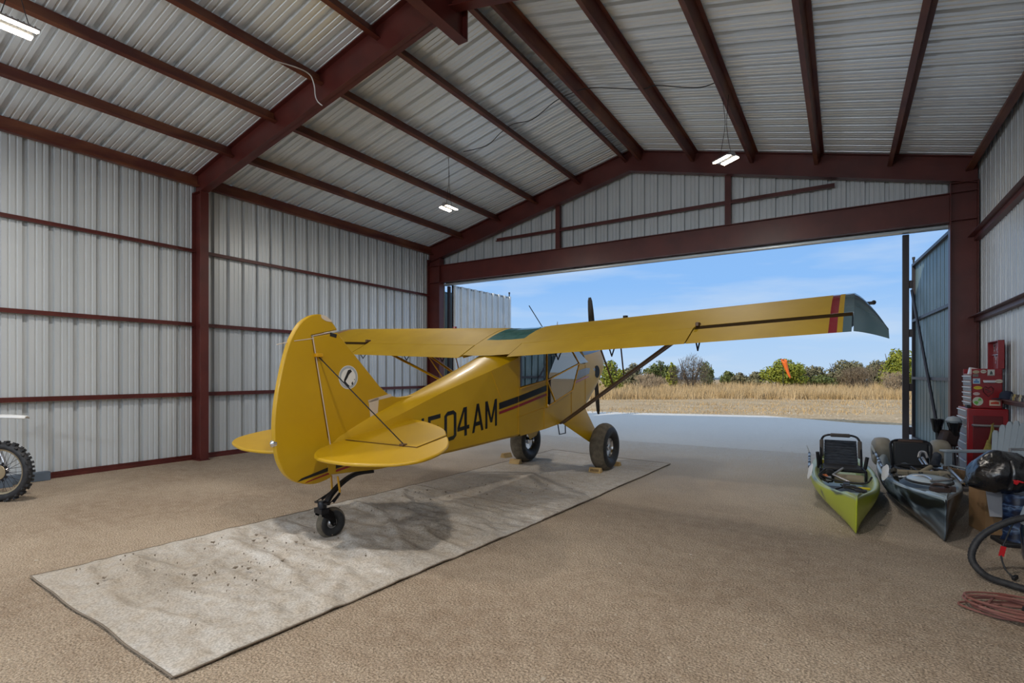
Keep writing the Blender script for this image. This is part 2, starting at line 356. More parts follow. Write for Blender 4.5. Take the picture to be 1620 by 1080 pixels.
for sg, x, sn in ((-1, XL + .09, 'left'), (1, XR - .09, 'right')):
    for y0, y1, bay in ((5.29, 11.79, 'towards the opening'), (-1.45, 5.20, 'nearer the viewer')):
        mb = MB(); zt = RZ(x) - .015
        mb.span((x - .006, y0, zt - .22), (x + .006, y1, zt)); a, b = (x, x + .08) if sg < 0 else (x - .08, x)
        mb.span((min(x, x - sg * .09), y0, zt - .226), (max(x, x - sg * .09), y1, zt - .214)); mb.span((min(x, x + sg * .07), y0, zt - .01), (max(x, x + sg * .07), y1, zt))
        mb.span((x - sg * .09 - .004, y0, zt - .22), (x - sg * .09 + .004, y1, zt - .19))
        struct(mb.build('purlin', M['purlin'], smooth=False), f'dark red eave strut along the top of the {sn} wall, {bay}', 'eave strut')
for sg, x, sn in ((-1, XL + .05, 'left'), (1, XR - .08, 'right')):
    for z, zn in ((3.89, 'top'), (2.52, 'middle'), (1.22, 'bottom')):
        for y0, y1, bay in ((5.29, 11.72, 'towards the opening'), (-1.4, 5.14, 'nearer the viewer')):
            mb = MB(); mb.zbeam((x, y0, z), (x, y1, z), (0, 0, 1), .07, .05 if sg < 0 else .09)
            struct(mb.build('girt', M['steel'], smooth=False), f'dark red {zn} girt on the {sn} wall, {bay}', 'girt')
mb = MB(); mb.span((XL, -1.4, 0), (XL + .06, 5.12, .05)); mb.span((XL, 5.3, 0), (XL + .06, 11.7, .05)); mb.span((XL, -1.4, 0), (XL + .012, 11.7, .09))
struct(mb.build('baseboard_left', M['steel'], smooth=False), 'dark red base angle along the foot of the left wall', 'baseboard')
mb = MB(); mb.span((XR - .06, -1.4, 0), (XR, 11.7, .05)); mb.span((XR - .012, -1.4, 0), (XR, 11.7, .09))
struct(mb.build('baseboard_right', M['steel'], smooth=False), 'dark red base angle along the foot of the right wall', 'baseboard')
# ------------------------------------------------------------------ hangar door leaves
def door_leaf(label, p0, p1, h, face, name='hangar_door', sheet='doorsheet'):
    """a framed, ribbed door leaf standing open; p0 hinge end, p1 free end; face = side (+1/-1) that shows the frame"""
    p0, p1 = Vector((*p0, 0)), Vector((*p1, 0)); L = (p1 - p0).length
    t = thing(name, label, 'door', p0, atan2(p1.y - p0.y, p1.x - p0.x))
    mb = MB(); pr = rib_profile(0, L, phase=.03)
    mb.loft([[(c, -face * (.03 + o), .06) for c, o in pr], [(c, -face * (.03 + o), h) for c, o in pr]], closed=False, caps=False)
    mb.build('sheet_panel', M[sheet], t, smooth=False)
    mb = MB()
    for x in (.03, L - .03): mb.span((x - .03, -.03, .05), (x + .03, .03, h))
    for z in (.09, h - .03): mb.span((0, -.03, z - .03), (L, .03, z + .03))
    mb.build('frame', M['doorsteel'], t, smooth=False)
    for z in (1.5, 2.85):
        mb = MB(); mb.span((.06, -.03, z - .03), (L - .06, .03, z + .03)); mb.build('rail', M['doorsteel'], t, smooth=False)
    mb = MB(); mb.lathe([(.02, 0), (.02, .1), (.03, .1), (.03, .16), (0, .16)], 10, (L - .05, 0, h)); mb.build('top_roller', M['black'], t)
    return t
door_leaf('pale ribbed hangar door leaf standing open beyond the left corner column', (-9.74, 12.2), (-9.56, 15.1), 4.2, 1)
d = door_leaf('outer hangar door leaf, a bluish strip in the gap beside the left corner column', (-10.75, 12.25), (-10.6, 15.2), 4.2, 1, sheet='shadesheet')
d = door_leaf('ribbed hangar door leaf with shade in its colour, open beside the right corner column', (1.66, 12.2), (1.42, 15.65), 4.2, 1, sheet='shadesheet')
mb = MB(); a = Vector((.55, .05, .25)); b = Vector((3.2, .07, 3.55)); mb.tube([a, b], .03, 6); mb.build('diagonal_brace', M['doorsteel'], d)
t = thing('door_post', 'thin dark full-height steel post standing in the opening near the right door leaf', 'post', (.99, 12.14, 0), 0)
mb = MB(); mb.span((-.05, -.04, 0), (.05, .04, 4.17)); mb.build('tube', M['doorsteel'], t, bevel=.006)
for z in (.55, 1.35, 2.35, 3.25):
    mb = MB(); mb.span((.05, -.03, z - .07), (.11, .03, z + .07)); mb.build('hinge', M['doorsteel'], t, bevel=.006)
t = thing('door_post', 'dark post at the hinge of the pale left door leaf', 'post', (-9.80, 12.12, 0), 0)
mb = MB(); mb.span((-.04, -.04, 0), (.04, .04, 4.17)); mb.build('tube', M['doorsteel'], t, bevel=.006)
# ------------------------------------------------------------------ hanging LED lamps
def lamp(label, x, y, z, rz, ztop, energy, bare=False):
    t = thing('hanging_lamp', label, 'lamp', (x, y, z), rz, 'hanging LED lamps')
    mb = MB(); mb.box((0, 0, .03), (.12, .5, .05)); 
    for i in range(8): mb.box((0, -.22 + i * .063, .065), (.1, .02, .03))
    mb.build('housing', M['alu'], t, bevel=.004)
    for s in (-1, 1):
        mb = MB(); mb.box((s * .12, 0, .02), (.13, .48, .02), (0, s * .12, 0)); p = mb.build('light_panel', M['alu'], t, bevel=.003)
        mb = MB(); mb.box((s * .12, 0, .002), (.10, .46, .016), (0, s * .12, 0)); mb.build('diffuser', M['led'], p, bevel=.004)
    for k, (sx, sy) in enumerate(((-.02, .18), (.03, -.15))):
        mb = MB(); hgt = ztop - z
        mb.tube(smooth_path([(sx, sy, .05), (sx * .6, sy * .35, hgt * .35), (sx * .2 + .01, sy * .12, hgt * .6), (-.05 + .09 * k, .05 - .1 * k, hgt)], 5), .006, 5)
        mb.build('hanging_wire', M['darksteel'], t)
    if bare:  # bare bulb for the unseen rear lamps, added to brighten the roof
        L = bpy.data.lights.new('lamp_glow', 'POINT'); L.shadow_soft_size = .14; L.energy = energy; L.color = (.86, .93, 1.)
        o = bpy.data.objects.new('lamp_glow', L); COL.objects.link(o); o.parent = t; o.location = (0, 0, -.16); return t
    L = bpy.data.lights.new('lamp_glow', 'AREA'); L.shape = 'RECTANGLE'; L.size = .34; L.size_y = .46; L.energy = energy; L.color = (1, .93, .84); L.spread = pi
    o = bpy.data.objects.new('lamp_glow', L); COL.objects.link(o); o.parent = t; o.location = (0, 0, -.03)
    t.scale = (.68, .68, 1)
    return t
LE = 118
lamp('lit two-panel LED lamp hanging near the left wall, cut by the upper left corner', -6.72, 1.73, 4.92, 0, 5.95, 115)
lamp('lit two-panel LED lamp hanging above the far wing', -6.72, 8.3, 4.93, 0, 5.95, 62)
lamp('lit two-panel LED lamp hanging in front of the end rafter right of the ridge', -1.55, 8.75, 4.94, .9, 5.95, 45)
lamp('added unseen LED lamp hung over the right half of the floor, above the view', -1.55, 1.7, 4.94, 0, 5.95, 115)  # lamp added above the view to raise the interior brightness
lamp('added unseen fill lamp in the rear left of the hangar', -6.72, -4.8, 3.9, 0, 5.95, 540, True)
lamp('added unseen fill lamp in the rear right of the hangar', -1.55, -4.8, 3.9, 0, 5.95, 540, True)  # both rear lamps are added fill, out of view
# cables under the roof
def roof_pt(px, py, below=.03):
    r = ray(px, py); best = None
    for sg in (-1, 1):
        # z = 6.766-.24*sg*(x-XM)-below
        k = -.24 * sg; d = (6.766 - below - EYE_Z - k * XM) / (r.z - k * r.x); p = Vector((d * r.x, d * r.y, EYE_Z + d * r.z))
        if (p.x - XM) * sg >= 0: best = p
    return best
pts = [(733, 240), (770, 230), (792, 210), (812, 196), (842, 189), (877, 161), (900, 149), (935, 139), (1013, 141), (1037, 135), (1080, 138), (1110, 138), (1133, 130)]
mb = MB(); mb.tube(smooth_path([roof_pt(*p, .2) for p in pts], 4), .008, 5)
tag(mb.build('cable', M['black']), 'black cable looping across the roof purlins between the two hanging lamps', 'cable')
def eye(px, py, d): q = ray(px, py) * d; return Vector((q.x, q.y, q.z + EYE_Z))
W = [(430, 95, 6.75), (470, 107, 7.1), (490, 118, 7.35), (497, 135, 7.42), (499, 152, 7.40), (503, 161, 7.38), (510, 167, 7.38)]
mb = MB(); mb.tube(smooth_path([eye(*q) for q in W], 5), .008, 5)
tag(mb.build('cable', M['white']), 'white cable drooping from a purlin over the middle rafter', 'cable')
# ------------------------------------------------------------------ the aeroplane (nose +Y, right wing +X)
PL = thing('airplane', 'yellow high-wing tailwheel airplane with big tyres parked facing the hangar opening', 'airplane', (-4.103, 8.207, 0), -.026)
Y_ = M['yellow']
def tab(t, y):
    for (a, b), (a2, b2) in zip(t, t[1:]):
        if y <= a2: return b + (b2 - b) * max(0, (y - a)) / (a2 - a)
    return t[-1][1]
W_ = [(-4.86, .035), (-4.4, .09), (-4, .14), (-3.4, .205), (-3, .25), (-2.5, .305), (-2, .36), (-1.3, .385), (-.3, .385), (.1, .375), (.6, .345), (1.12, .27)]
ZB = [(-4.86, .63), (-4.28, .60), (-3.87, .62), (-3.4, .65), (-2.87, .68), (-2.26, .72), (-1.84, .74), (-1.33, .775), (-.84, .82), (-.3, .885), (.1, .95), (.6, 1.2), (1.12, 1.52)]
ZL = [(-4.86, .88), (-3.95, 1.18), (-3.4, 1.38), (-2.98, 1.51), (-2.51, 1.65), (-1.93, 1.84)]
ZS = [(-4.86, .98), (-3.95, 1.30), (-3.48, 1.41), (-3.16, 1.52), (-2.66, 1.69), (-2.21, 1.86), (-1.93, 1.98)]
def fw(y): return tab(W_, y)
def zb(y): return tab(ZB, y)
def sidept(y, z, s=1, off=.004): return (s * (fw(y) + off), y, z)
# rear fuselage
ys = [-4.86, -4.6, -4.28, -3.95, -3.6, -3.3, -3., -2.66, -2.3, -1.95]
secs = []
for y in ys:
    w, b, l, s = fw(y), zb(y), tab(ZL, y), tab(ZS, y)
    R = [(0, b - .012), (w * .9, b), (w, b + .03), (w, l), (w * .72, l + (s - l) * .55), (w * .36, l + (s - l) * .88), (0, s)]
    secs.append([(x, y, z) for x, z in R] + [(-x, y, z) for x, z in reversed(R[1:-1])])
mb = MB(); mb.loft(secs, fmi=lambda i, j: 1 if j in (0, 11) else 0)
# cabin skin
for s in (-1, 1):
    def P(y, z): return (s * fw(y), y, z)
    mb.poly([P(-1.95, zb(-1.95)), P(-1.3, zb(-1.3)), P(-1.3, 1.495), P(-1.95, 1.40)])
    mb.poly([P(-1.3, zb(-1.3)), P(-.84, zb(-.84)), P(-.4, zb(-.4)), P(-.4, 1.33), P(-1.3, 1.08)])
    mb.poly([P(-1.3, 1.08), P(-1.24, 1.10), P(-1.24, 1.49), P(-1.3, 1.495)])
    mb.poly([P(-.4, zb(-.4)), P(.1, zb(.1)), P(.1, 1.775), P(-.16, 1.765), P(-.4, 1.33)])
    mb.poly([P(-1.95, 1.40), P(-1.95, 1.84), P(-1.99, 1.84), P(-1.99, 1.40)])
for a, b in zip([-1.95, -1.3, -.84, -.3], [-1.3, -.84, -.3, .1]):
    for s in (-1, 1): mb.quad((0, a, zb(a) - .012), (s * fw(a), a, zb(a)), (s * fw(b), b, zb(b)), (0, b, zb(b) - .012), 1)
mb.build('fuselage', [Y_, M['grime']], PL, angle=28)
# cowl
def sup(y, hw, z0, z1, n=32, e=3.):
    out = []
    for k in range(n):
        a = -pi / 2 + 2 * pi * k / n; c_, s_ = cos(a), sin(a)
        out.append((hw * (abs(c_) ** (2 / e)) * (1 if c_ >= 0 else -1), y, (z0 + z1) / 2 + (z1 - z0) / 2 * (abs(s_) ** (2 / e)) * (1 if s_ >= 0 else -1)))
    return out
cs = [(.09, .378, .945, 2.03, 5.), (.35, .37, 1.06, 2.08, 4.), (.65, .345, 1.22, 2.13, 3.2), (.95, .31, 1.42, 2.16, 2.8), (1.08, .28, 1.52, 2.15, 2.6), (1.14, .22, 1.58, 2.11, 2.4), (1.15, .1, 1.70, 2.0, 2.2)]
mb = MB(); mb.loft([sup(y, h, a, b, 32, e) for y, h, a, b, e in cs], fmi=lambda i, j: 2 if 11 <= j <= 19 else (1 if j in (0, 1, 30, 31) else 0))
cw = mb.build('cowling', [Y_, M['grime'], M['navy']], PL, angle=40)
for s in (-1, 1):
    mb = MB(); mb.lathe([(.0, 0), (.07, 0), (.075, .01)], 20, (0, 0, 0), 'X'); o = mb.build('air_outlet', M['black'], cw)
    o.location = (s * .352, .6, 1.64); o.scale = (s, 1.25, 1.5); o.rotation_euler = (radians(12), 0, -s * .1)
    mb = MB(); mb.tube([(s * .12, .5, 1.1), (s * .14, .48, .98), (s * .14, .4, .93)], .03, 10); mb.build('exhaust_pipe', M['darksteel'], cw)
# airfoil
CT, CL_ = Vector((-2.36, 1.805)), Vector((-.74, 2.225))
FS = [0, .012, .04, .09, .16, .25, .35, .45, .55, .65, .73, .76, .84, .92, 1.]
UP = [0, .22, .43, .64, .84, .97, 1., .95, .85, .71, .57, .52, .35, .18, .012]
LO = [0, .35, .55, .75, .9, 1., 1., .95, .85, .7, .55, .5, .33, .15, .012]
def foil(f, top, sc=1.):
    i = max(k for k in range(len(FS)) if FS[k] <= f + 1e-9); i2 = min(i + 1, len(FS) - 1); q = 0 if i2 == i else (f - FS[i]) / (FS[i2] - FS[i])
    T = UP if top else LO; v = T[i] + (T[i2] - T[i]) * q
    p = CL_ + (CT - CL_) * f
    return p.x, p.y + (.198 if top else -.055) * v * sc
DI = .043
def ring(x, f0, f1, sc=1.):
    ff = sorted(set([f0, f1] + [f for f in FS if f0 < f < f1]))
    up = [foil(f, True, sc) for f in ff]; lo = [foil(f, False, sc) for f in reversed(ff)]
    if f0 == 0: lo = lo[:-1]
    return [(x, y, z + DI * abs(x)) for y, z in up + lo]
HF, HA = .765, .735
def band(i_x0, i_x1):
    xm = (i_x0 + i_x1) / 2
    return 0 if xm < 4.05 else 1 if xm < 4.12 else 0 if xm < 4.165 else 2
for s, sn in ((1, 'right'), (-1, 'left')):
    xs = [.40, .52, 1., 1.6, 2.2, 2.72, 2.735, 3.3, 3.8, 4.05, 4.12, 4.165, 4.25]
    mb = MB(); secs = []
    # main panel with small washboard between ribs
    fine = sorted(set(xs + [round(.7 + .35 * k, 3) for k in range(10)]))
    secs = [ring(s * x, 0, HF if x < 2.75 else HA) for x in fine]
    # keep one topology: resample to HA/HF count
    def rr(x, f1):
        ff = [f for f in FS if f < .7] + [f1]
        up = [foil(f, True) for f in ff]; lo = [foil(f, False) for f in reversed(ff)][:-1]
        return [(s * x, y, z + DI * x) for y, z in up + lo]
    secs = [rr(x, HF if x < 2.73 else HA) for x in fine]
    mb.loft(secs, fmi=lambda i, j: band(fine[i], fine[i + 1]))
    wing = mb.build('wing', [M['wingcloth'], M['red_stripe'], M['teal']], PL, angle=30)
    def ctrl(name, x0, x1, f0, xs_, par):
        b = MB(); q = [x for x in xs_ if x0 <= x <= x1]; q = sorted(set([x0, x1] + q))
        b.loft([ring(s * x, f0, 1.) for x in q], fmi=lambda i, j: band(q[i], q[i + 1]))
        return b.build(name, [M['wingcloth'], M['red_stripe'], M['teal']], par, angle=30)
    ctrl('flap', .415, 2.72, HF + .006, xs, wing); ctrl('aileron', 2.735, 4.235, HA + .058, xs, wing)
    # dark strip over the aileron gap, its shade put into the colour
    mb = MB()
    for top, k0, k1 in ((True, .985, .95), (False, .95, .9)):
        (ya, za), (yb, zb_) = foil(HA - .004, top, k0), foil(HA + .062, top, k1)
        mb.quad((s * 2.74, ya, za + DI * 2.74), (s * 4.24, ya, za + DI * 4.24), (s * 4.24, yb, zb_ + DI * 4.24), (s * 2.74, yb, zb_ + DI * 2.74))
    mb.build('gap_shade_strip', M['gap'], wing)
    for x in (2.76, ):
        mb = MB(); y, z = foil(HA, True); mb.box((s * x, y, z + DI * x + .015), (.04, .10, .05)); mb.build('aileron_bracket', M['brown'], wing, bevel=.008)
    # drooped tip
    tips = []
    for k in range(9):
        u = k / 8; le = .93 * u ** 1.25; te = 1.0 + .04 * u; drop = -.02 * u ** 2; ths = max(.05, (1 - u) ** .75); x = 4.25 + .265 * u ** .9
        pts = []
        ff = [f for f in FS if f < .7] + [.8, .9, 1.]
        for top in (True, False):
            seq = ff if top else list(reversed(ff))[1:-1]
            for f in seq:
                g_ = le + (te - le) * f; p = CL_ + (CT - CL_) * g_; yy, zz = foil(f, top); base = CL_ + (CT - CL_) * f
                pts.append((s * x, p.x, p.y + (zz - base.y) * ths + drop + DI * x - .055 * u * f))
        tips.append(pts)
    mb = MB(); mb.loft(tips); tp = mb.build('wing_tip', M['teal'], wing, angle=60)
    mb = MB(); mb.box((s * 4.37, -1.25, 2.36), (.10, .05, .03)); mb.lathe([(.0, -.03), (.022, -.02), (.022, .03), (0, .04)], 10, (s * 4.42, -1.25, 2.365), 'Y'); mb.build('navigation_light', M['black'], wing)
    mb = MB(); y, z = foil(.2, True); mb.lathe([(.035, 0), (.035, .03), (.0, .035)], 12, (s * 1.55, y, z + DI * 1.55)); mb.build('fuel_cap', M['red_stripe' if s < 0 else 'black'], wing)
    # flap hinge brackets below the trailing edge
    for x in (1.0, 1.75, 2.78):
        y, z = foil(.78, False); zz = z + DI * x
        mb = MB(); mb.tube([(s * x, y + .1, zz + .02), (s * x, y - .02, zz - .13), (s * x, y - .14, zz + .02)], .009, 6); mb.build('flap_bracket', M['darksteel'], wing)
    # lift struts
    root = (s * .40, -.78, .83)
    for (yy, f) in ((-1.15, .27), (-1.86, .69)):
        y, z = foil(f, False); tip = (s * 2.5, y, z + DI * 2.5 + .01)
        a, b = Vector(root) + Vector((0, .04 if f < .5 else -.04, 0)), Vector(tip); ax = (b - a).normalized(); wv = Vector((0, 1, 0)) - ax * ax.y; wv.normalize(); nv = ax.cross(wv)
        mb = MB(); mb.loft([[p + wv * (.045 * cos(q)) + nv * (.017 * sin(q)) for q in [2 * pi * k / 12 for k in range(12)]] for p in (a, b)])
        st = mb.build('lift_strut', M['yellow2'] if s < 0 else M['brown'], PL)
        m_ = a + (b - a) * .52
        mb = MB(); y2, z2 = foil(f, False); mb.tube([m_, (m_.x + s * .02, y2, z2 + DI * abs(m_.x))], .011, 6); mb.build('jury_strut', M['yellow2'] if s < 0 else M['brown'], st)
# centre section between the wings: skin and skylight
mb = MB(); ff = [f for f in FS if f < .7] + [.765, .86, .95]
ff2 = [f for f in ff if .0 <= f <= .5]
def cs_(x, f): y, z = foil(f, True); return (x, y, z + DI * abs(x) - .004)
for a, b in zip(ff, ff[1:]):
    sky = .09 <= a and b <= .66
    for x0, x1 in ((-.40, -.33), (-.33, -.11), (-.11, .11), (.11, .33), (.33, .40)):
        if sky and -.34 < x0 and x1 < .34: continue
        mb.quad(cs_(x0, a), cs_(x1, a), cs_(x1, b), cs_(x0, b))
for s in (-1, 1): # closing side below the centre section, behind the window
    mb.poly([(s * .385, *foil(.765, False)), (s * .385, *foil(.95, False)), cs_(s * .40, .95), cs_(s * .40, .765)])
mb.build('cabin_roof', M['wingcloth'], PL, angle=30)
mb = MB()
for a, b in zip(ff, ff[1:]):
    if .09 <= a and b <= .66:
        for x0, x1 in ((-.33, -.11), (-.11, .11), (.11, .33)): mb.quad(cs_(x0, a), cs_(x1, a), cs_(x1, b), cs_(x0, b))
mb.build('skylight', M['skylight'], PL)
# glazing
wl = lambda y: foil(max(0, min(1, (y + .74) / -1.62)), False)[1] + .012
for s in (-1, 1):
    X = s * .388
    mb = MB(); mb.poly([(s * fw(-1.99), -1.97, 1.41), (X, -1.3, 1.505), (X, -1.3, wl(-1.3)), (s * fw(-1.95), -1.93, wl(-1.95))]); mb.build('rear_side_window', M['glass'], PL, smooth=False)
    mb = MB(); mb.poly([(X, -1.24, 1.52), (X, -.18, 1.785), (s * .395, -.72, 2.2), (X, -1.24, wl(-1.24))]); mb.build('door_window', M['glass'], PL, smooth=False)
    mb = MB(); mb.poly([(X, -1.24, 1.105), (X, -.41, 1.335), (X, -.18, 1.755), (X, -1.24, 1.49)]); mb.build('door_window', M['glass'], PL, smooth=False)
    mb = MB()
    for a, b in (((X, -1.25, 1.5), (X, -.17, 1.77)), ((X, -1.25, 1.1), (X, -.41, 1.33)), ((X, -.41, 1.33), (X, -.17, 1.76)), ((X, -1.25, 1.1), (X, -1.25, 2.05)), ((X, -1.98, 1.40), (X, -1.28, 1.5)), ((X, -.17, 1.77), (s * .4, -.73, 2.2)), ((X, -1.25, 1.5), (X, -.99, 1.17))):
        mb.tube([Vector(a) + Vector((s * .004, 0, 0)), Vector(b) + Vector((s * .004, 0, 0))], .011, 6)
    mb.build('door_frame', M['yellow2'], PL)
    for a, b in (((s * .36, -1.9, 1.9), (s * .33, -1.3, 1.5)), ((s * .35, -1.2, 2.02), (s * .2, -1.6, 1.45)), ((s * .3, -.75, 2.15), (s * .34, .05, 1.75)), ((s * .25, -1.95, 1.45), (s * .1, -1.95, 1.9)), ((s * .37, -1.28, 1.0), (s * .37, -1.28, 2.0))):
        mb = MB(); mb.tube([a, b], .013, 6); mb.build('cabin_tube', M['alu'], PL)
mb = MB(); mb.quad((-.372, .22, 1.8), (0, .30, 2.05), (0, -.74, 2.235), (-.40, -.73, 2.22)); mb.quad((.372, .22, 1.8), (0, .30, 2.05), (0, -.74, 2.235), (.40, -.73, 2.22))
for s in (-1, 1): mb.poly([(s * .372, .22, 1.8), (s * .388, -.17, 1.77), (s * .40, -.73, 2.22)])
mb.build('windshield', M['glass'], PL, smooth=False)
for y, z in ((-.95, 1.28), (-1.65, 1.22)):
    mb = MB(); mb.box((0, y, z - .12), (.46, .42, .1), (.18, 0, 0)); mb.box((0, y - .24, z + .14), (.44, .09, .52), (.22, 0, 0)); mb.build('seat', M['seatcloth'], PL, bevel=.03)
mb = MB(); mb.box((0, .06, 1.7), (.7, .04, .45), (.1, 0, 0)); mb.build('instrument_panel', M['black'], PL, bevel=.01)
mb = MB(); mb.quad((-.36, -1.94, .78), (.36, -1.94, .78), (.36, .08, 1.0), (-.36, .08, 1.0)); mb.quad((-.34, -1.94, .78), (.34, -1.94, .78), (.34, -1.94, 1.75), (-.34, -1.94, 1.75)); mb.build('cabin_floor', M['seatcloth'], PL, smooth=False)
# fin, rudder, tailplane
def plate(name, out, thick, m, par=PL, ax='X', bevel=.012, plane=None):
    b = MB()
    if plane:
        n_ = len(out); up = [(x, y, plane(y) + thick / 2) for x, y in out]; dn = [(x, y, plane(y) - thick / 2) for x, y in out]
        b.add(up + dn, [tuple(range(n_)), tuple(range(2 * n_ - 1, n_ - 1, -1))] + [(j, (j + 1) % n_, n_ + (j + 1) % n_, n_ + j) for j in range(n_)])
    else: b.prism(out, 'X', -thick / 2, thick / 2)
    return b.build(name, m, par, angle=50, bevel=bevel, segs=3)
def curve2(pts, n=6): return [(p.x, p.y) for p in smooth_path([(a, b, 0) for a, b in pts], n)]
fin = curve2([(-3.55, 1.37), (-3.8, 1.345), (-3.97, 1.345), (-4.08, 1.38), (-4.2, 1.46)], 5) + [(-4.62, 1.87), (-4.75, 2.005), (-5.02, 1.945), (-4.815, .85), (-4.80, .82), (-4.6, .9), (-4.2, 1.0)]
plate('fin', fin, .07, Y_, bevel=.02)
rud = curve2([(-4.745, 2.03), (-4.80, 2.095), (-4.87, 2.145), (-4.95, 2.165), (-5.05, 2.14), (-5.15, 2.07), (-5.22, 1.97), (-5.28, 1.84), (-5.345, 1.6), (-5.395, 1.33), (-5.41, 1.1), (-5.395, .93), (-5.36, .80), (-5.29, .685), (-5.18, .605), (-5.02, .565), (-4.9, .575), (-4.815, .60)], 4) + [(-4.825, .82), (-5.04, 1.96)]
rd = plate('rudder', rud, .06, Y_, bevel=.02)
mb = MB(); mb.tube([(.036, -5.03, 1.945), (.036, -4.82, .84)], .0045, 6); mb.tube([(.036, -5.03, 1.955), (.036, -4.76, 2.02)], .0045, 6); mb.build('hinge_line', M['pale'], rd)  # pale line carries the hinge's highlight in its colour
mb = MB(); mb.prism(curve2([(-4.80, 2.100), (-4.87, 2.148), (-4.93, 2.162), (-4.93, 2.13), (-4.88, 2.105)], 3), 'X', .031, .034); mb.build('pale_patch', M['pale'], rd)  # pale patch along the rudder's top edge
mb = MB(); mb.prism([(-5.22, 1.895), (-4.98, 1.935), (-4.98, 1.942), (-5.22, 1.902)], 'X', .031, .0335); mb.tube([(0, -5.20, 1.90), (-.02, -5.36, 1.86)], .004, 5); mb.build('static_wick', M['pale'], rd)
mb = MB(); mb.box((.034, -4.80, 1.975), (.008, .075, .035), (-.2, 0, 0)); mb.build('rubber_patch', M['black'], rd)
mb = MB(); mb.lathe([(0, -.03), (.03, -.015), (.035, .015), (.0, .03)], 14, (0, -5.405, .985), 'Y'); mb.build('tail_light', M['chrome'], rd)
for y0, z0, y1, z1, h, mm in ((-5.19, .62, -4.74, .70, .045, 'black_gloss'), (-5.11, .592, -4.70, .665, .022, 'red_stripe')):
    mb = MB(); mb.prism([(y0, z0 - h * .1), (y1, z1 - h / 2), (y1, z1 + h / 2), (y0 + h, z0 + h * .45)], 'X', .031, .034); mb.build('rudder_stripe', M[mm], rd)
for y0, z0, y1, z1, h, mm in ((-4.78, .698, -4.60, .73, .045, 'black_gloss'), (-4.78, .654, -4.52, .70, .022, 'red_stripe')):
    mb = MB(); mb.poly([sidept(y0, z0 - h / 2), sidept(y1, z1 - h / 2), sidept(y1, z1 + h * .3), sidept(y0, z0 + h / 2)]); mb.build('tail_stripe', M[mm], PL)
# round emblem on the fin
EY, EZ = -4.62, 1.565
def disc(r, off, m, name, par, y=EY, z=EZ, r2=0, ry=1.):
    b = MB(); nn = 40
    if r2: b.add([(off, y + r * cos(2 * pi * k / nn) * ry, z + r * sin(2 * pi * k / nn)) for k in range(nn)] + [(off, y + r2 * cos(2 * pi * k / nn) * ry, z + r2 * sin(2 * pi * k / nn)) for k in range(nn)], [(k, (k + 1) % nn, nn + (k + 1) % nn, nn + k) for k in range(nn)])
    else: b.poly([(off, y + r * cos(2 * pi * k / nn) * ry, z + r * sin(2 * pi * k / nn)) for k in range(nn)])
    return b.build(name, m, par, smooth=False)
em = disc(.118, .0365, M['white'], 'round_emblem', PL)
disc(.112, .0372, mat('emblem_grey', (.36, .40, .46), rough=.5), 'emblem_ring', em, r2=.088)
mb = MB()
for pol in ([(-.045, -.02), (-.02, .03), (-.005, .062), (.022, .07), (.036, .05), (.022, .04), (.004, .022), (-.012, -.008), (-.03, -.035)],
            [(-.045, -.02), (-.03, -.035), (-.012, -.055), (.012, -.075), (.002, -.085), (-.03, -.062), (-.046, -.045)],
            [(.03, -.05), (.045, -.035), (.05, -.06), (.036, -.072)], [(.055, -.02), (.066, -.012), (.064, -.026)]):
    mb.poly([(.0378, EY + a * 1.2, EZ + b * 1.15) for a, b in pol])
mb.build('emblem_figure', M['black'], em, smooth=False)
# pale reflection painted on the fin side, inspection ring
mb = MB(); mb.poly([(.0362, -4.36, 1.315), (.0362, -4.22, 1.35), (.0362, -4.245, 1.10), (.0362, -4.33, 1.085)]); mb.poly([(.0362, -4.37, 1.325), (.0362, -4.06, 1.385), (.0362, -4.03, 1.352), (.0362, -4.36, 1.30)]); mb.build('reflection_patch', M['pale'], PL, smooth=False)
disc(.06, .0368, Y_, 'inspection_cover', PL, -4.68, 1.06)
SK = lambda y: .905 + .16 * (y + 4.9)
for s in (-1, 1):
    st = [(s * a, b) for a, b in curve2([(.06, -3.80), (.36, -3.87), (.67, -4.0), (.88, -4.13), (1.03, -4.28)], 5) + [(1.045, -4.70), (.06, -4.70)]]
    sb = plate('stabilizer', st, .035, Y_, plane=SK)
    el = [(s * a, b) for a, b in [(.07, -4.71), (1.06, -4.71), (1.06, -4.31)] + curve2([(1.10, -4.34), (1.23, -4.48), (1.33, -4.63), (1.375, -4.80), (1.355, -4.97), (1.25, -5.09), (1.11, -5.16), (.82, -5.235), (.56, -5.245), (.36, -5.22), (.22, -5.15), (.11, -5.03), (.07, -4.9)], 4)]
    ev = plate('elevator', el, .03, Y_, plane=SK)
    mb = MB(); mb.tube([(s * .1, -4.705, SK(-4.70) + .017), (s * 1.052, -4.705, SK(-4.705) + .017), (s * 1.052, -4.31, SK(-4.31) + .017)], .004, 5); mb.build('hinge_line', M['brown'], ev)
    mb = MB(); mb.tube([(s * .036, -4.965, 1.76), (s * .87, -4.69, SK(-4.69) + .03)], .006, 6); mb.build('brace_wire', M['darksteel'], PL)
    mb = MB(); mb.tube([(s * .08, -4.45, .70), (s * .87, -4.69, SK(-4.69) - .02)], .006, 6); mb.build('brace_wire', M['darksteel'], PL)
    mb = MB(); mb.box((s * .87, -4.69, SK(-4.69) + .02), (.05, .06, .025)); mb.build('wire_fitting', M['brown'], PL, bevel=.006)
for s in (-1, 1): mb = MB(); mb.box((s * .045, -4.975, 1.775), (.05, .07, .035)); mb.build('wire_fitting', M['yellow2'], PL, bevel=.006)
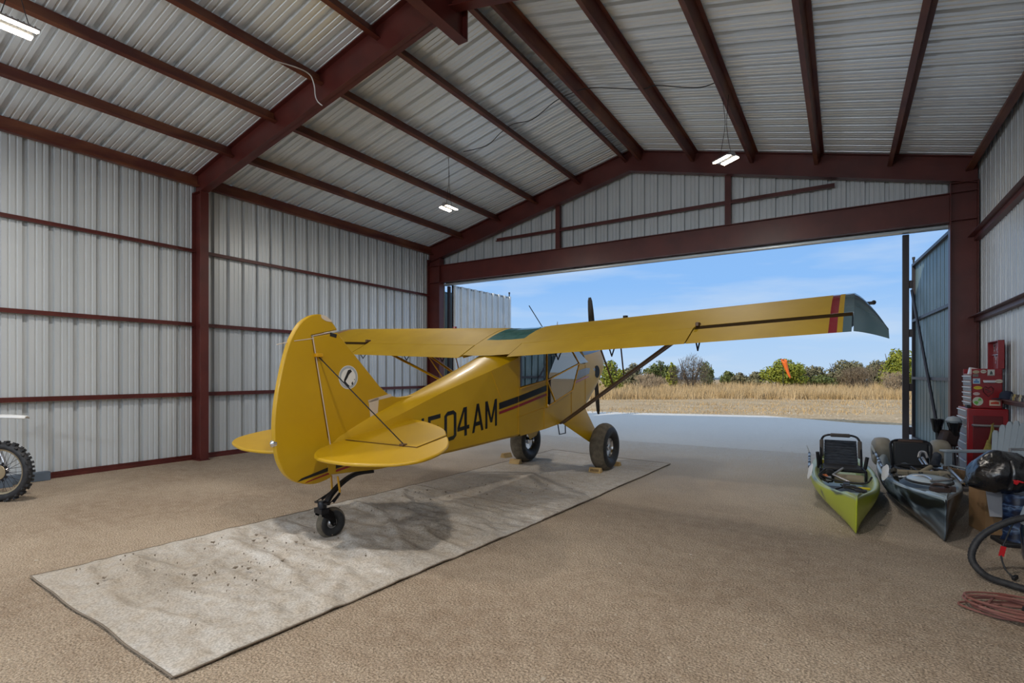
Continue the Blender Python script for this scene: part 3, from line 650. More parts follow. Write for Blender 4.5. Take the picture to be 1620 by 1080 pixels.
# registration letters (strokes in a unit box, u forwards/viewer left to right, v up)
LT = {'N': [[(0, 0), (.2, 0), (.2, 1), (0, 1)], [(.8, 0), (1, 0), (1, 1), (.8, 1)], [(0, 1), (.2, 1), (1, 0), (.8, 0)]],
      '5': [[(0, .86), (1, .86), (1, 1), (0, 1)], [(0, .5), (.2, .5), (.2, .86), (0, .86)], [(0, .5), (.8, .5), (1, .38), (.8, .64), (0, .64)], [(.8, .5), (.8, .14), (1, .1), (1, .5)], [(0, 0), (.85, 0), (1, .14), (0, .14)]],
      '0': [[(0, .12), (.22, .16), (.22, .84), (0, .88)], [(.78, .16), (1, .12), (1, .88), (.78, .84)], [(0, .88), (.22, .84), (.3, .87), (.25, 1)], [(.25, 1), (.3, .87), (.7, .87), (.75, 1)], [(.75, 1), (.7, .87), (.78, .84), (1, .88)], [(0, .12), (.25, 0), (.3, .13), (.22, .16)], [(.25, 0), (.75, 0), (.7, .13), (.3, .13)], [(.75, 0), (1, .12), (.78, .16), (.7, .13)]],
      '4': [[(.58, 0), (.8, 0), (.8, 1), (.58, 1)], [(0, .22), (.58, .22), (.58, .35), (0, .35)], [(.8, .22), (1, .22), (1, .35), (.8, .35)], [(0, .35), (.2, .35), (.68, 1), (.5, 1)]],
      'A': [[(0, 0), (.2, 0), (.6, 1), (.4, 1)], [(.8, 0), (1, 0), (.6, 1), (.4, 1)], [(.2, .22), (.8, .22), (.74, .36), (.26, .36)]],
      'M': [[(0, 0), (.18, 0), (.18, 1), (0, 1)], [(.82, 0), (1, 0), (1, 1), (.82, 1)], [(0, 1), (.2, 1), (.58, .18), (.42, .18)], [(1, 1), (.8, 1), (.42, .18), (.58, .18)]]}
for s in (1, -1):
    chars = [('N', -3.86, -3.68), ('5', -3.62, -3.43), ('0', -3.37, -3.175), ('4', -3.16, -2.955), ('A', -2.905, -2.70), ('M', -2.665, -2.44)]
    txt = chars if s == 1 else [(c, -3.86 - 2.44 - b, -3.86 - 2.44 - a) for c, a, b in chars]
    for ch, a, b in txt:
        mb = MB()
        for k, pol in enumerate(LT[ch]):
            pts = []
            for u, v in pol:
                y = a + (b - a) * u if s == 1 else b - (b - a) * u
                pts.append(sidept(y, .80 + .142 * (y + 3.30) + .352 * v, s, .0035 + .0004 * k))
            mb.poly(pts)
        mb.build('registration_letter', M['black_gloss'], PL, smooth=False)
# side stripes
def stripe(pts, m, name='side_stripe'):
    for s in (1, -1):
        mb = MB()
        for (y0, a0, b0), (y1, a1, b1) in zip(pts, pts[1:]):
            nn = 4
            for k in range(nn):
                f0, f1 = k / nn, (k + 1) / nn; l = lambda p, q, f: p + (q - p) * f
                ya, yb = l(y0, y1, f0), l(y0, y1, f1)
                mb.quad(sidept(ya, l(a0, a1, f0), s, .006), sidept(yb, l(a0, a1, f1), s, .006), sidept(yb, l(b0, b1, f1), s, .006), sidept(ya, l(b0, b1, f0), s, .006))
        mb.build(name, m, PL, smooth=False)
stripe([(-2.40, 1.13, 1.215), (-1.95, 1.215, 1.30), (-1.26, 1.345, 1.43)], M['black_gloss'])
stripe([(-2.40, 1.065, 1.10), (-1.95, 1.15, 1.185), (-1.26, 1.275, 1.31)], M['red_stripe'])
stripe([(-.33, 1.50, 1.50), (-.24, 1.51, 1.65), (.1, 1.575, 1.70), (.55, 1.66, 1.70)], M['navy']); stripe([(-.34, 1.44, 1.475), (.1, 1.52, 1.555), (.5, 1.59, 1.60)], M['red_stripe'])
# panel seams on the right and left side
for s in (1, -1):
    mb = MB()
    for pl in ([(-1.995, .76), (-1.995, 1.40)], [(-2.02, 1.0), (-1.33, 1.10), (-1.33, .80)], [(-.45, .9), (-.45, 1.3)], [(.09, 1.0), (.09, 1.75)], [(-2.55, 1.62), (-2.33, 1.22)]):
        mb.tube([sidept(y, z, s, .002) for y, z in pl], .004, 4)
    mb.build('panel_seam', M['yellow2'], PL)
# landing gear
for s in (1, -1):
    mb = MB(); A = [(.37, .12, .97), (.37, -.78, .86)]; B = [(.62, .13, .50), (.62, -.10, .44)]
    r0 = [(s * (x - .0), y, z + dz) for dz in (-.03, .03) for x, y, z in (A if dz < 0 else A[::-1])]; r1 = [(s * x, y, z + dz) for dz in (-.025, .025) for x, y, z in (B if dz < 0 else B[::-1])]
    mb.loft([r0, r1]); gl = mb.build('gear_leg', Y_, PL, bevel=.012, segs=2)
    mb = MB(); mb.tube([(s * .62, .02, .45), (s * .80, 0, .395)], .03, 10); mb.build('axle', M['darksteel'], gl)
    cx = s * .77
    prof = []
    for k in range(25):
        q = 2 * pi * k / 24 + pi
        prof.append((.268 + .127 * cos(q) * (1.0 if cos(q) < 0 else 1.), .145 * sin(q) * (1 - .10 * max(0, cos(q)))))
    prof = [(r, h) for r, h in prof]
    mb = MB(); mb.lathe(prof, 44, (cx, 0, .393), 'X', mis=[1 if (.268 + .127 * cos(2 * pi * (k + .5) / 24 + pi)) > .345 else 0 for k in range(24)])
    wh = mb.build('main_wheel', [M['rubber'], M['tread']], PL, angle=60)
    mb = MB(); mb.lathe([(.0, -.07), (.05, -.07), (.06, -.05), (.145, -.06), (.155, -.085), (.16, 0), (.155, .085), (.145, .06), (.06, .05), (.05, .075), (.0, .08)], 28, (cx, 0, .393), 'X'); mb.build('hub', M['chrome'], wh)
# step, belly wires
mb = MB(); mb.tube([(.36, -.86, .82), (.40, -.88, .66), (.40, -.68, .66), (.36, -.62, .84)], .010, 6); mb.build('boarding_step', M['darksteel'], PL)
# tail wheel
mb = MB(); cpt = [(0, -4.28, .57), (0, -4.50, .575), (0, -4.66, .52), (0, -4.79, .43), (0, -4.86, .34)]
sp = smooth_path(cpt, 5); secs = []
for i, p in enumerate(sp):
    t_ = (sp[min(i + 1, len(sp) - 1)] - sp[max(i - 1, 0)]).normalized(); nn = Vector((1, 0, 0)).cross(t_)
    secs.append([p + Vector((a * .03, 0, 0)) + nn * b * .016 for a, b in ((-1, -1), (1, -1), (1, 1), (-1, 1))])
mb.loft(secs); tg = mb.build('tail_spring', M['darksteel'], PL, bevel=.004)
mb = MB(); mb.lathe([(.035, 0), (.042, .02), (.042, .09), (.03, .11)], 14, (0, -4.90, .27)); mb.box((0, -4.90, .36), (.2, .03, .015)); mb.build('pivot_head', M['darksteel'], tg)
mb = MB(); prof = [(.098 + .052 * cos(2 * pi * k / 18 + pi), .048 * sin(2 * pi * k / 18 + pi)) for k in range(19)]
mb.lathe(prof, 32, (0, 0, 0), 'X', mis=[1 if r > .135 else 0 for r, h in prof[:-1]]); w2 = mb.build('tail_wheel', [M['rubber'], M['tread']], PL, angle=60); w2.location = (0, -4.80, .151); w2.rotation_euler = (0, 0, -.12)
mb = MB(); mb.lathe([(0, -.035), (.03, -.035), (.045, -.02), (.06, -.02), (.06, .02), (.045, .02), (.03, .035), (0, .035)], 20, (0, 0, 0), 'X'); mb.build('hub', M['alu'], w2)
mb = MB()
for s in (-1, 1): mb.loft([[(s * .060, -.10 + dy, .11 + dz) for dy, dz in ((-.035, -.02), (.035, -.02), (.035, .05), (-.035, .05))], [(s * .060, -.03 + dy, .07 + dz) for dy, dz in ((-.035, -.02), (.03, -.02), (.03, .04), (-.03, .04))], [(s * .060, .0 + dy, .0 + dz) for dy, dz in ((-.02, -.025), (.025, -.025), (.025, .025), (-.02, .025))]])
mb.box((0, -.10, .135), (.14, .08, .05)); mb.tube([(-.075, 0, 0), (.075, 0, 0)], .012, 8); mb.build('wheel_fork', M['darksteel'], w2, bevel=.006)
for s in (-1, 1):
    mb = MB(); mb.tube([(s * .05, -4.76, .60), (s * .06, -4.74, .44)], .010, 6); mb.build('rudder_horn', M['yellow2'], rd)
    mb = MB(); mb.tube([(s * .06, -4.74, .44), (s * .07, -4.78, .42), (s * .10, -4.9, .36)], .005, 5); mb.tube([(s * .064, -4.75, .43), (s * .09, -4.84, .37)], .013, 8); mb.build('steering_spring', M['darksteel'], tg)
# propeller
mb = MB(); hub = Vector((0, 1.26, 1.93)); TL_ = radians(10); upv = Vector((0, -sin(TL_), cos(TL_))); fv = Vector((0, cos(TL_), sin(TL_))); rv = Vector((1, 0, 0))
def blade(sg):
    b = MB(); secs = []
    for r, ch, tw_ in ((.12, .08, .9), (.3, .115, .6), (.6, .12, .42), (.9, .105, .32), (1.07, .085, .27), (1.14, .05, .25)):
        a = tw_ * sg; cd = (rv * cos(a) + fv * sin(a)); nd = (fv * cos(a) - rv * sin(a)); p = hub + upv * r * sg
        secs.append([p + cd * (x * ch) + nd * (y * ch * .14) for x, y in ((-.5, 0), (-.2, 1), (.2, .8), (.5, 0), (.2, -.5), (-.2, -.5))])
    b.loft(secs); return b
mb.lathe([(.0, -.05), (.09, -.05), (.10, .02), (.07, .08), (.0, .1)], 18, hub, 'Y'); pr_ = mb.build('propeller', M['black_gloss'], PL)
for sg in (-1, 1): blade(sg).build('blade', M['black_gloss'], pr_, angle=50)
# antennas
mb = MB(); mb.tube([(0, -.64, 2.30), (0, -1.13, 2.66)], .007, 6); mb.lathe([(.03, 0), (.012, .05), (.008, .09)], 10, (0, -.64, 2.285)); mb.build('whip_antenna', M['black'], PL)
for x in (-.55, .42):
    mb = MB(); mb.tube([(x, -1.0, 2.31), (x + .01, -1.0, 2.40), (x + .03, -1.0, 2.31)], .006, 5); mb.build('vent_tube', M['alu'], PL)
# wheel chocks
def chock(label, x, y, rz, s=1.):
    t = tag(MB().prism([(-.07, 0), (.07, 0), (.025, .085), (-.025, .085)], 'X', -.10 * s, .10 * s).build('wheel_chock', M['wood'], bevel=.006), label, 'wheel chock', 'wooden wheel chocks')
    t.location = (x, y, .012); t.rotation_euler = (0, 0, rz)
    return t
c1 = chock('pale wooden chock behind the near main tyre, dark marks on its face', -3.36, 7.87, .05)
mb = MB()
for k in range(6): mb.box((-.06 + k * .024, -.0535, .045), (.012, .004, .04), (-.48, 0, 0))
mb.build('stencil_mark', M['brown'], c1)
chock('pale wooden chock in front of the near main tyre', -3.30, 8.58, -.05, .9)
chock('pale wooden chock behind the far main tyre', -4.89, 7.90, .05)
c4 = chock('loose wooden chock lying on the dirt beside the tarp, away from the tyres', ground(801, 723).x, ground(801, 723).y, 1.3); c4.location.z = 0
# ------------------------------------------------------------------ ground tarps
from mathutils import noise as NZ
def tarp(label, c00, c10, c11, c01, amp, z0, nx=70, ny=150, hem=True, edge=.0):
    c = [Vector((*p, 0)) for p in (c00, c10, c11, c01)]
    def P(u, v):
        p = (c[0] * (1 - u) + c[1] * u) * (1 - v) + (c[3] * (1 - u) + c[2] * u) * v
        e = min(u, 1 - u, v, 1 - v)
        p = p + Vector((NZ.noise(Vector((p.y * 1.3, 3.1, u * .6))) * .018, NZ.noise(Vector((p.x * 1.7, 7.7, v * .6))) * .018, 0))
        # wrinkles mostly run across the cloth
        q = Vector((p.x * 1.1 + p.y * .4, p.y * 3.6 + .5 * p.x, 1.7)); w = NZ.noise(q) * .6 + NZ.noise(q * 2.3) * .5
        r = abs(NZ.noise(Vector((p.x * .9, p.y * 1.9 + p.x * .7, 9.)))) ; cre = max(0, .16 - r) * 3.0
        d = max(0, min(1, e * 12))
        p.z = z0 + amp * max(0, .35 + .8 * w + cre) * (.25 + .75 * d)
        return p
    mb = MB(); mb.add([P(i / nx, j / ny) for j in range(ny + 1) for i in range(nx + 1)], [(j * (nx + 1) + i, j * (nx + 1) + i + 1, (j + 1) * (nx + 1) + i + 1, (j + 1) * (nx + 1) + i) for j in range(ny) for i in range(nx)])
    o = tag(mb.build('ground_tarp', M['tarp'], angle=180, solid=.006), label, 'tarp')
    mb = MB(); ring_ = [P(i / nx, 0) for i in range(nx + 1)] + [P(1, j / ny) for j in range(1, ny + 1)] + [P(1 - i / nx, 1) for i in range(1, nx + 1)] + [P(0, 1 - j / ny) for j in range(1, ny)]
    mb.tube([p + Vector((0, 0, .002)) for p in ring_], .006, 5, closed=True); mb.build('hem', M['hem'], o)
    return o
tarp('dusty wrinkled canvas tarp under the tail wheel, reaching toward the viewer', (-5.38, 1.48), (-2.97, 1.39), (-2.73, 5.47), (-5.19, 5.62), .055, .006)
tarp('smoother pale canvas tarp under the two main tyres', (-5.18, 5.53), (-2.74, 5.38), (-2.56, 9.33), (-5.12, 9.75), .020, .012, 50, 100)
# scattered debris
random.seed(3)
def pebble(mb, p, r):
    n_ = 5; vs = []
    for k, (h, q) in enumerate(((0, 1.), (.55, .8), (.8, .25))):
        vs += [(p.x + r * q * cos(2 * pi * j / n_ + k) * random.uniform(.7, 1.3), p.y + r * q * sin(2 * pi * j / n_ + k) * random.uniform(.7, 1.3), p.z + h * r * .8) for j in range(n_)]
    mb.add(vs, [(k * n_ + j, k * n_ + (j + 1) % n_, (k + 1) * n_ + (j + 1) % n_, (k + 1) * n_ + j) for k in range(2) for j in range(n_)] + [tuple(2 * n_ + j for j in range(n_))])
mb = MB()
for k in range(2600):
    p = ground(random.uniform(-60, 1640), 640 + 470 * random.random() ** 1.5); 
    if p.y > 19 or not (XL + .1 < p.x < 1.9) and p.y < 12: continue
    if -5.4 < p.x < -2.6 and 1.3 < p.y < 9.6: continue
    pebble(mb, p - Vector((0, 0, .004)), random.uniform(.004, .010) if random.random() < .96 else random.uniform(.010, .018))
tag(mb.build('gravel', ground_mat('pebble_stone', (.42, .33, .24), (.60, .54, .46), (.5, .42, .33), .2), smooth=False), 'small loose pebbles scattered over the dirt floor', 'gravel', kind='stuff')
mb = MB()
for k in range(210):
    c = random.choice([(-4.2, 2.9), (-4.4, 3.6), (-3.9, 2.2), (-4.3, 5.0), (-3.6, 6.3), (-5.0, 2.2)]); x, y = random.gauss(c[0], .38), random.gauss(c[1], .4)
    if not (-5.2 < x < -2.85 and 1.6 < y < 9): continue
    q0 = random.uniform(0, 6); w_ = random.uniform(.002, .009) if random.random() < .93 else .017; z_ = .055 if y < 5.4 else .030
    mb.add([(x + w_ * random.uniform(.5, 1.6) * cos(q0 + 1.05 * j), y + w_ * random.uniform(.5, 1.6) * sin(q0 + 1.05 * j), z_ + random.uniform(0, .006)) for j in range(6)] + [(x, y, z_ - .012)], [(0, 1, 2, 3, 4, 5)] + [(j, 6, (j + 1) % 6) for j in range(6)])
tag(mb.build('litter', M['hem'], smooth=False), 'dark bits of bark and leaf litter on the canvas tarps', 'litter', kind='stuff')
# ------------------------------------------------------------------ kayaks
def camo(name, cols, scale):
    m = bpy.data.materials.new(name); m.use_nodes = True; nt = m.node_tree; b = nt.nodes['Principled BSDF']; b.inputs['Roughness'].default_value = .32
    tc = nt.nodes.new('ShaderNodeTexCoord'); mp = nt.nodes.new('ShaderNodeMapping'); mp.inputs['Scale'].default_value = (2.2, .8, 2.6); mp.inputs['Rotation'].default_value = (.5, .3, .2)
    n = nt.nodes.new('ShaderNodeTexNoise'); n.inputs['Scale'].default_value = scale; n.inputs['Detail'].default_value = 2.5; n.inputs['Distortion'].default_value = .6
    r = nt.nodes.new('ShaderNodeValToRGB'); e = r.color_ramp.elements
    for k, (p, c_) in enumerate(cols):
        q = e[k] if k < 2 else e.new(p)
        q.position = p; q.color = (*c_, 1)
    nt.links.new(tc.outputs['Object'], mp.inputs[0]); nt.links.new(mp.outputs[0], n.inputs['Vector']); nt.links.new(n.outputs['Fac'], r.inputs[0]); nt.links.new(r.outputs[0], b.inputs['Base Color'])
    return m
M['lime'] = camo('lime_polyethylene', [(.30, (.10, .13, .06)), (.38, (.42, .50, .03)), (.7, (.46, .53, .04))], 1.4)
M['limedeck'] = camo('pale_lime_polyethylene', [(.30, (.06, .08, .06)), (.38, (.38, .46, .18)), (.7, (.44, .50, .24))], 1.5)
M['urban'] = camo('blue_grey_camo', [(.44, (.010, .011, .014)), (.50, (.06, .085, .11)), (.56, (.22, .28, .33)), (.68, (.09, .085, .03))], 1.6)
M['urbandeck'] = camo('pale_camo_deck', [(.30, (.02, .025, .03)), (.40, (.28, .35, .40)), (.6, (.46, .53, .58)), (.78, (.10, .13, .16))], 1.4)
M['khaki'] = mat('khaki_cushion', (.32, .27, .19), rough=.8)
M['footpad'] = mat('blue_grey_footpad', (.045, .07, .11), (.07, .10, .14), 30, .8)
M['yellowpl'] = mat('yellow_plastic', (.62, .50, .03), rough=.4)
def kayak(name, label, L, half, loc, rz, hull_m, deck_m, bow_h=.34):
    """bow at y=0, stern at y=L, in local axes"""
    t = thing(name, label, 'kayak', loc, rz)
    st = [0, .012, .04, .1, .18, .28, .4, .55, .7, .82, .92, .975, 1.]
    hb = [.012, .05, .13, .30, .55, .78, .94, 1., .90, .60, .34, .15, .03]
    secs = []
    for s_, h in zip(st, hb):
        y = s_ * L; b = h * half; sh = bow_h - .09 * sin(pi * min(1, s_ * 1.25)) + (.03 if s_ > .9 else 0); kz = .0 + .05 * max(0, s_ - .85) / .15 + .012 * (s_ < .02)
        rake = -.05 * (1 - s_ / .1) if s_ < .1 else 0
        R = [(0, kz), (b * .28, kz + .006), (b * .62, kz + .05), (b * .88, kz + .13), (b * 1., sh - .06), (b * .985, sh)]
        well = .13 < s_ < .93
        zi = sh - (.22 if .2 < s_ < .74 else .10 if well else -.03)
        D = [(b * .93, sh + .018), (b * .80, sh + .016), (b * .72, sh - .01 if well else sh + .022), (b * .67, zi + .02), (b * .60, zi), (0, zi if well else sh + .04)]
        rk = lambda z: rake * max(0, min(1, (z - kz) / sh))
        rt = [(x, y + rk(z), z) for x, z in R + D]
        secs.append(rt + [(-x, yy, z) for x, yy, z in reversed(rt[1:-1])])
    nr = len(secs[0])
    mb = MB(); mb.loft(secs, fmi=lambda i, j: 0 if (j < 5 or j >= nr - 5) else 1)
    hl = mb.build('hull', [hull_m, deck_m], t, angle=50)
    q = hl.modifiers.new('sub', 'SUBSURF'); q.levels = 1; q.render_levels = 2
    return t, hl
K1, h1 = kayak('kayak', 'lime green fishing kayak with a black framed seat, beached on the dirt', 3.75, .39, (.115, 6.20, 0), .058, M['lime'], M['limedeck'], .37)
def tubes(name, pls, r, m, par, n=8):
    mb = MB()
    for p in pls: mb.tube(smooth_path(p, 4) if len(p) > 2 else p, r, n)
    return mb.build(name, m, par)
tubes('seat_frame', [[(-.235, 2.30, .26), (-.235, 2.36, .50), (-.225, 2.45, .67), (-.14, 2.48, .74), (.14, 2.48, .74), (.225, 2.45, .67), (.235, 2.36, .50), (.235, 2.30, .26)], [(-.235, 2.33, .33), (-.25, 1.9, .34)], [(.235, 2.33, .33), (.25, 1.9, .34)], [(-.25, 1.9, .34), (.25, 1.9, .34)], [(-.25, 1.9, .34), (-.25, 1.88, .2)], [(.25, 1.9, .34), (.25, 1.88, .2)]], .015, M['darksteel'], K1)
mb = MB()
for k in range(9):
    f = k / 8; mb.box((0, 2.345 + .13 * f, .35 + .30 * f), (.40 - .02 * f, .022, .042), (-.35, 0, 0))
mb.build('seat_back', mat('seat_mesh', (.018, .022, .032), (.05, .06, .08), 14, .7, stretch=(1, 1, 5)), K1, bevel=.008)
mb = MB(); mb.box((0, 2.47, .74), (.24, .05, .05)); 
for s in (-1, 1): mb.box((s * .225, 2.40, .56), (.05, .05, .24), (-.3, 0, 0))
mb.build('seat_pad', mat('grey_foam', (.11, .095, .085), rough=.8), K1, bevel=.015)
mb = MB(); mb.box((0, 2.12, .34), (.44, .4, .05)); mb.build('seat_base', M['black'], K1, bevel=.02)
mb = MB(); mb.lathe([(.0, -.16), (.055, -.16), (.06, -.14), (.06, .14), (.055, .16), (0, .16)], 18, (.06, 1.86, .24), 'X'); mb.build('dry_bag', M['khaki'], K1)
mb = MB(); mb.box((-.17, 1.87, .27), (.15, .14, .17), (.1, .2, .3)); mb.build('tackle_pouch', M['black'], K1, bevel=.04)
mb = MB(); mb.box((-.1, 2.43, .36), (.3, .1, .08)); mb.box((.14, 1.40, .22), (.22, .03, .03)); mb.build('yellow_panel', M['yellowpl'], K1, bevel=.01)
mb = MB(); mb.box((.0, 1.20, .205), (.40, .48, .02)); mb.build('foot_pad', M['footpad'], K1, bevel=.006)
tubes('deck_strap', [[(-.05, 1.42, .24), (.02, 1.2, .25), (.16, 1.0, .24)], [(.1, 1.45, .23), (.0, 1.25, .26), (-.12, 1.05, .25)], [(-.28, 1.5, .33), (-.1, 1.52, .27), (.2, 1.48, .27), (.28, 1.6, .33)], [(-.2, 1.8, .36), (-.28, 1.6, .3), (-.18, 1.45, .25)]], .011, M['black'], K1, 6)
mb = MB(); mb.tube(smooth_path([(-.06, .34, .42), (-.02, .25, .44), (.05, .16, .435), (.07, .12, .42)], 4), .014, 7); mb.box((.05, .14, .425), (.10, .05, .02)); mb.box((-.05, .5, .40), (.06, .10, .05)); mb.build('carry_handle', M['black'], K1, bevel=.004)
mb = MB(); mb.tube([(.0, 1.85, .38), (-.12, 1.75, .30), (.05, 1.5, .26)], .016, 7); mb.box((-.17, 1.68, .26), (.06, .1, .05)); mb.build('pedal_crank', M['alu'], K1, bevel=.004)
mb = MB(); mb.box((-.2, 1.72, .28), (.05, .08, .03), (.3, 0, .4)); mb.build('reel_knob', mat('orange_plastic', (.6, .16, .03), rough=.5), K1, bevel=.008)
mb = MB(); mb.box((.385, 1.5, .305), (.004, .14, .045), (0, -.4, 0)); mb.build('hull_label', M['navy'], K1)
tubes('rod_holder', [[(-.26, 2.28, .3), (-.28, 2.24, .52)], [(.27, 2.3, .3), (.30, 2.3, .48)]], .022, M['black'], K1)
def paddle(label, a, b, roll=0.):
    a, b = Vector(a), Vector(b); t = tag(MB().tube([a, b], .0155, 10).build('paddle', M['black']), label, 'paddle')
    ax = (b - a).normalized()
    for p, s in ((a, -1), (b, 1)):
        d = ax * s; w = Vector((0, 0, 1)).cross(d).normalized(); nv = d.cross(w); w = w * cos(roll) + nv * sin(roll); nv = d.cross(w)
        secs = []
        for u, wd in ((-.02, .018), (.06, .045), (.15, .085), (.28, .095), (.38, .075), (.43, .03)):
            secs.append([p + d * u + w * (x * wd) + nv * (y * .008 - .015 * (u / .4) ** 2) for x, y in ((-1, 0), (-.4, .9), (.4, .9), (1, 0), (.4, -.9), (-.4, -.9))])
        mb = MB(); mb.loft(secs); mb.build('blade', M['white'], t, angle=60)
    mb = MB(); m_ = (a + b) / 2
    for f in (.12, .2, .42, .58, .8, .88): mb.tube([a + (b - a) * f, a + (b - a) * (f + .05)], .0175, 10)
    mb.build('grip_ring', M['alu'], t)
    return t
paddle('white-bladed paddle lying along the side of the lime green kayak', (-.42, 9.0, .42), (-.36, 7.75, .40), 1.25)
K2, h2 = kayak('kayak', 'blue-grey and black camouflage kayak with a big black seat, next to the lime green one', 4.1, .415, (.818, 6.36, 0), .012, M['urban'], M['urbandeck'], .42)
mb = MB(); mb.box((0, 2.62, .49), (.40, .06, .36), (-.12, 0, 0)); mb.box((0, 2.40, .32), (.40, .44, .07)); sb = mb.build('seat', M['black'], K2, bevel=.035, segs=3)
tubes('seat_frame', [[(-.21, 2.52, .30), (-.215, 2.60, .48), (-.205, 2.65, .66), (0, 2.66, .69), (.205, 2.65, .66), (.215, 2.60, .48), (.21, 2.52, .30)], [(-.21, 2.55, .33), (-.22, 2.1, .33), (.22, 2.1, .33), (.21, 2.55, .33)]], .016, M['darksteel'], K2)
mb = MB(); mb.box((0, 2.65, .675), (.28, .045, .04)); mb.build('seat_piping', mat('brown_piping', (.09, .05, .035), rough=.6), K2, bevel=.015)
mb = MB(); mb.box((.25, 2.45, .47), (.09, .16, .2), (0, .2, 0)); mb.build('seat_bag', M['seatcloth'], K2, bevel=.04)
# pedal drive, rails and deck clutter
mb = MB(); mb.tube(smooth_path([(.04, 2.18, .52), (.06, 2.22, .585), (.11, 2.22, .585), (.13, 2.18, .52)], 5), .016, 8); mb.build('drive_loop', M['alu'], K2)
mb = MB(); mb.tube([(.08, 2.2, .52), (.11, 2.0, .45), (.16, 1.75, .37)], .016, 8); mb.tube([(.05, 2.2, .50), (.08, 2.0, .43), (.12, 1.75, .35)], .010, 8); mb.build('drive_shaft', M['alu'], K2)
mb = MB(); mb.tube([(-.18, 1.62, .40), (.22, 1.62, .42)], .030, 8); mb.box((-.18, 1.62, .40), (.10, .14, .05)); mb.box((.22, 1.62, .42), (.10, .14, .05)); mb.tube([(.0, 1.62, .41), (.12, 1.82, .46)], .03, 8); mb.build('pedal_drive', M['khaki'], K2, bevel=.008)
M['gear'] = mat('dark_gear', (.02, .02, .022), (.10, .085, .06), 20, .6)
random.seed(5)
for k in range(3):
    mb = MB(); P0 = [(-.25 + .5 * random.random(), 1.3 + .8 * random.random(), .36 + .12 * random.random()) for _ in range(5)]; mb.tube(smooth_path(P0, 5), .012, 6); mb.build('tangled_strap', M['black'], K2)
for k in range(14): mb = MB(); mb.box((random.uniform(-.25, .3), random.uniform(1.45, 2.0), random.uniform(.28, .40)), (random.uniform(.05, .13), random.uniform(.05, .13), random.uniform(.03, .09)), (random.random(), random.random(), random.random())); mb.build('tackle_item', M['gear'], K2, bevel=.008)
for s in (-1, 1):
    mb = MB(); mb.tube([(s * .33, 1.3, .39), (s * .37, 2.5, .39)], .018, 6); mb.build('gear_rail', M['alu'], K2)
mb = MB(); e = [(.20 * cos(q), .27 * sin(q)) for q in [2 * pi * k / 28 for k in range(28)]]
mb.loft([[(x, 1.0 + y, .405) for x, y in e], [(x, 1.0 + y, .44) for x, y in e], [(x * .9, 1.0 + y * .92, .455) for x, y in e], [(x * .5, 1.0 + y * .5, .46) for x, y in e]]); hc = mb.build('hatch_cover', M['urbandeck'], K2)
mb = MB(); mb.tube([(x * 1.02, 1.0 + y * 1.02, .425) for x, y in e], .013, 6, closed=True); mb.build('hatch_rim', M['black'], hc)
tubes('bungee_cord', [[(-.26, 1.1, .42), (-.05, 1.0, .47), (.0, .78, .47)], [(.22, 1.2, .43), (.16, .9, .465), (-.02, .72, .46)]], .010, M['alu'], K2, 6)
mb = MB(); mb.tube(smooth_path([(-.05, .42, .46), (-.03, .34, .50), (.04, .30, .50), (.07, .38, .46)], 5), .016, 7); mb.box((.0, .30, .455), (.14, .10, .04), (0, 0, .3)); mb.box((.10, .42, .45), (.08, .06, .05)); mb.build('bow_fitting', mat('dark_rust', (.05, .03, .025), rough=.6), K2, bevel=.008)
paddle('white-bladed paddle strapped along the side of the camouflage kayak', (.40, 9.15, .47), (.415, 7.85, .445), 1.25)
# fishing rod holder arm sticking out of the camouflage kayak's far side
mb = MB(); mb.tube([(.36, 1.25, .38), (.50, .95, .36)], .02, 8); mb.box((.53, .9, .34), (.07, .10, .12)); mb.build('mount_arm', M['darksteel'], K2, bevel=.01)
# cart
t = thing('kayak_cart', 'kayak cart with two fat tan balloon wheels laid across the stern of the camouflage kayak', 'cart', (.845, 9.72, .195), .12)
for s in (-1, 1):
    mb = MB(); mb.lathe([(.03, -.09), (.06, -.105), (.16, -.112), (.20, -.085), (.215, -.03), (.215, .03), (.20, .085), (.16, .112), (.06, .105), (.03, .09)], 32, (s * .35, 0, .235), 'X'); w = mb.build('balloon_wheel', mat('tan_rubber', (.27, .25, .20), (.33, .30, .25), 4, .55) if s < 0 else bpy.data.materials['tan_rubber'], t, angle=50)
    mb = MB(); mb.lathe([(0, -.11), (.05, -.11), (.05, .11), (0, .11)], 14, (s * .35, 0, .235), 'X'); mb.build('hub', M['black'], w)
mb = MB(); mb.tube([(-.35, 0, .235), (.35, 0, .235)], .014, 8)
for s in (-1, 1): mb.tube([(s * .18, -.2, .235), (s * .18, .2, .235)], .018, 8)
mb.build('axle_frame', M['alu'], t)
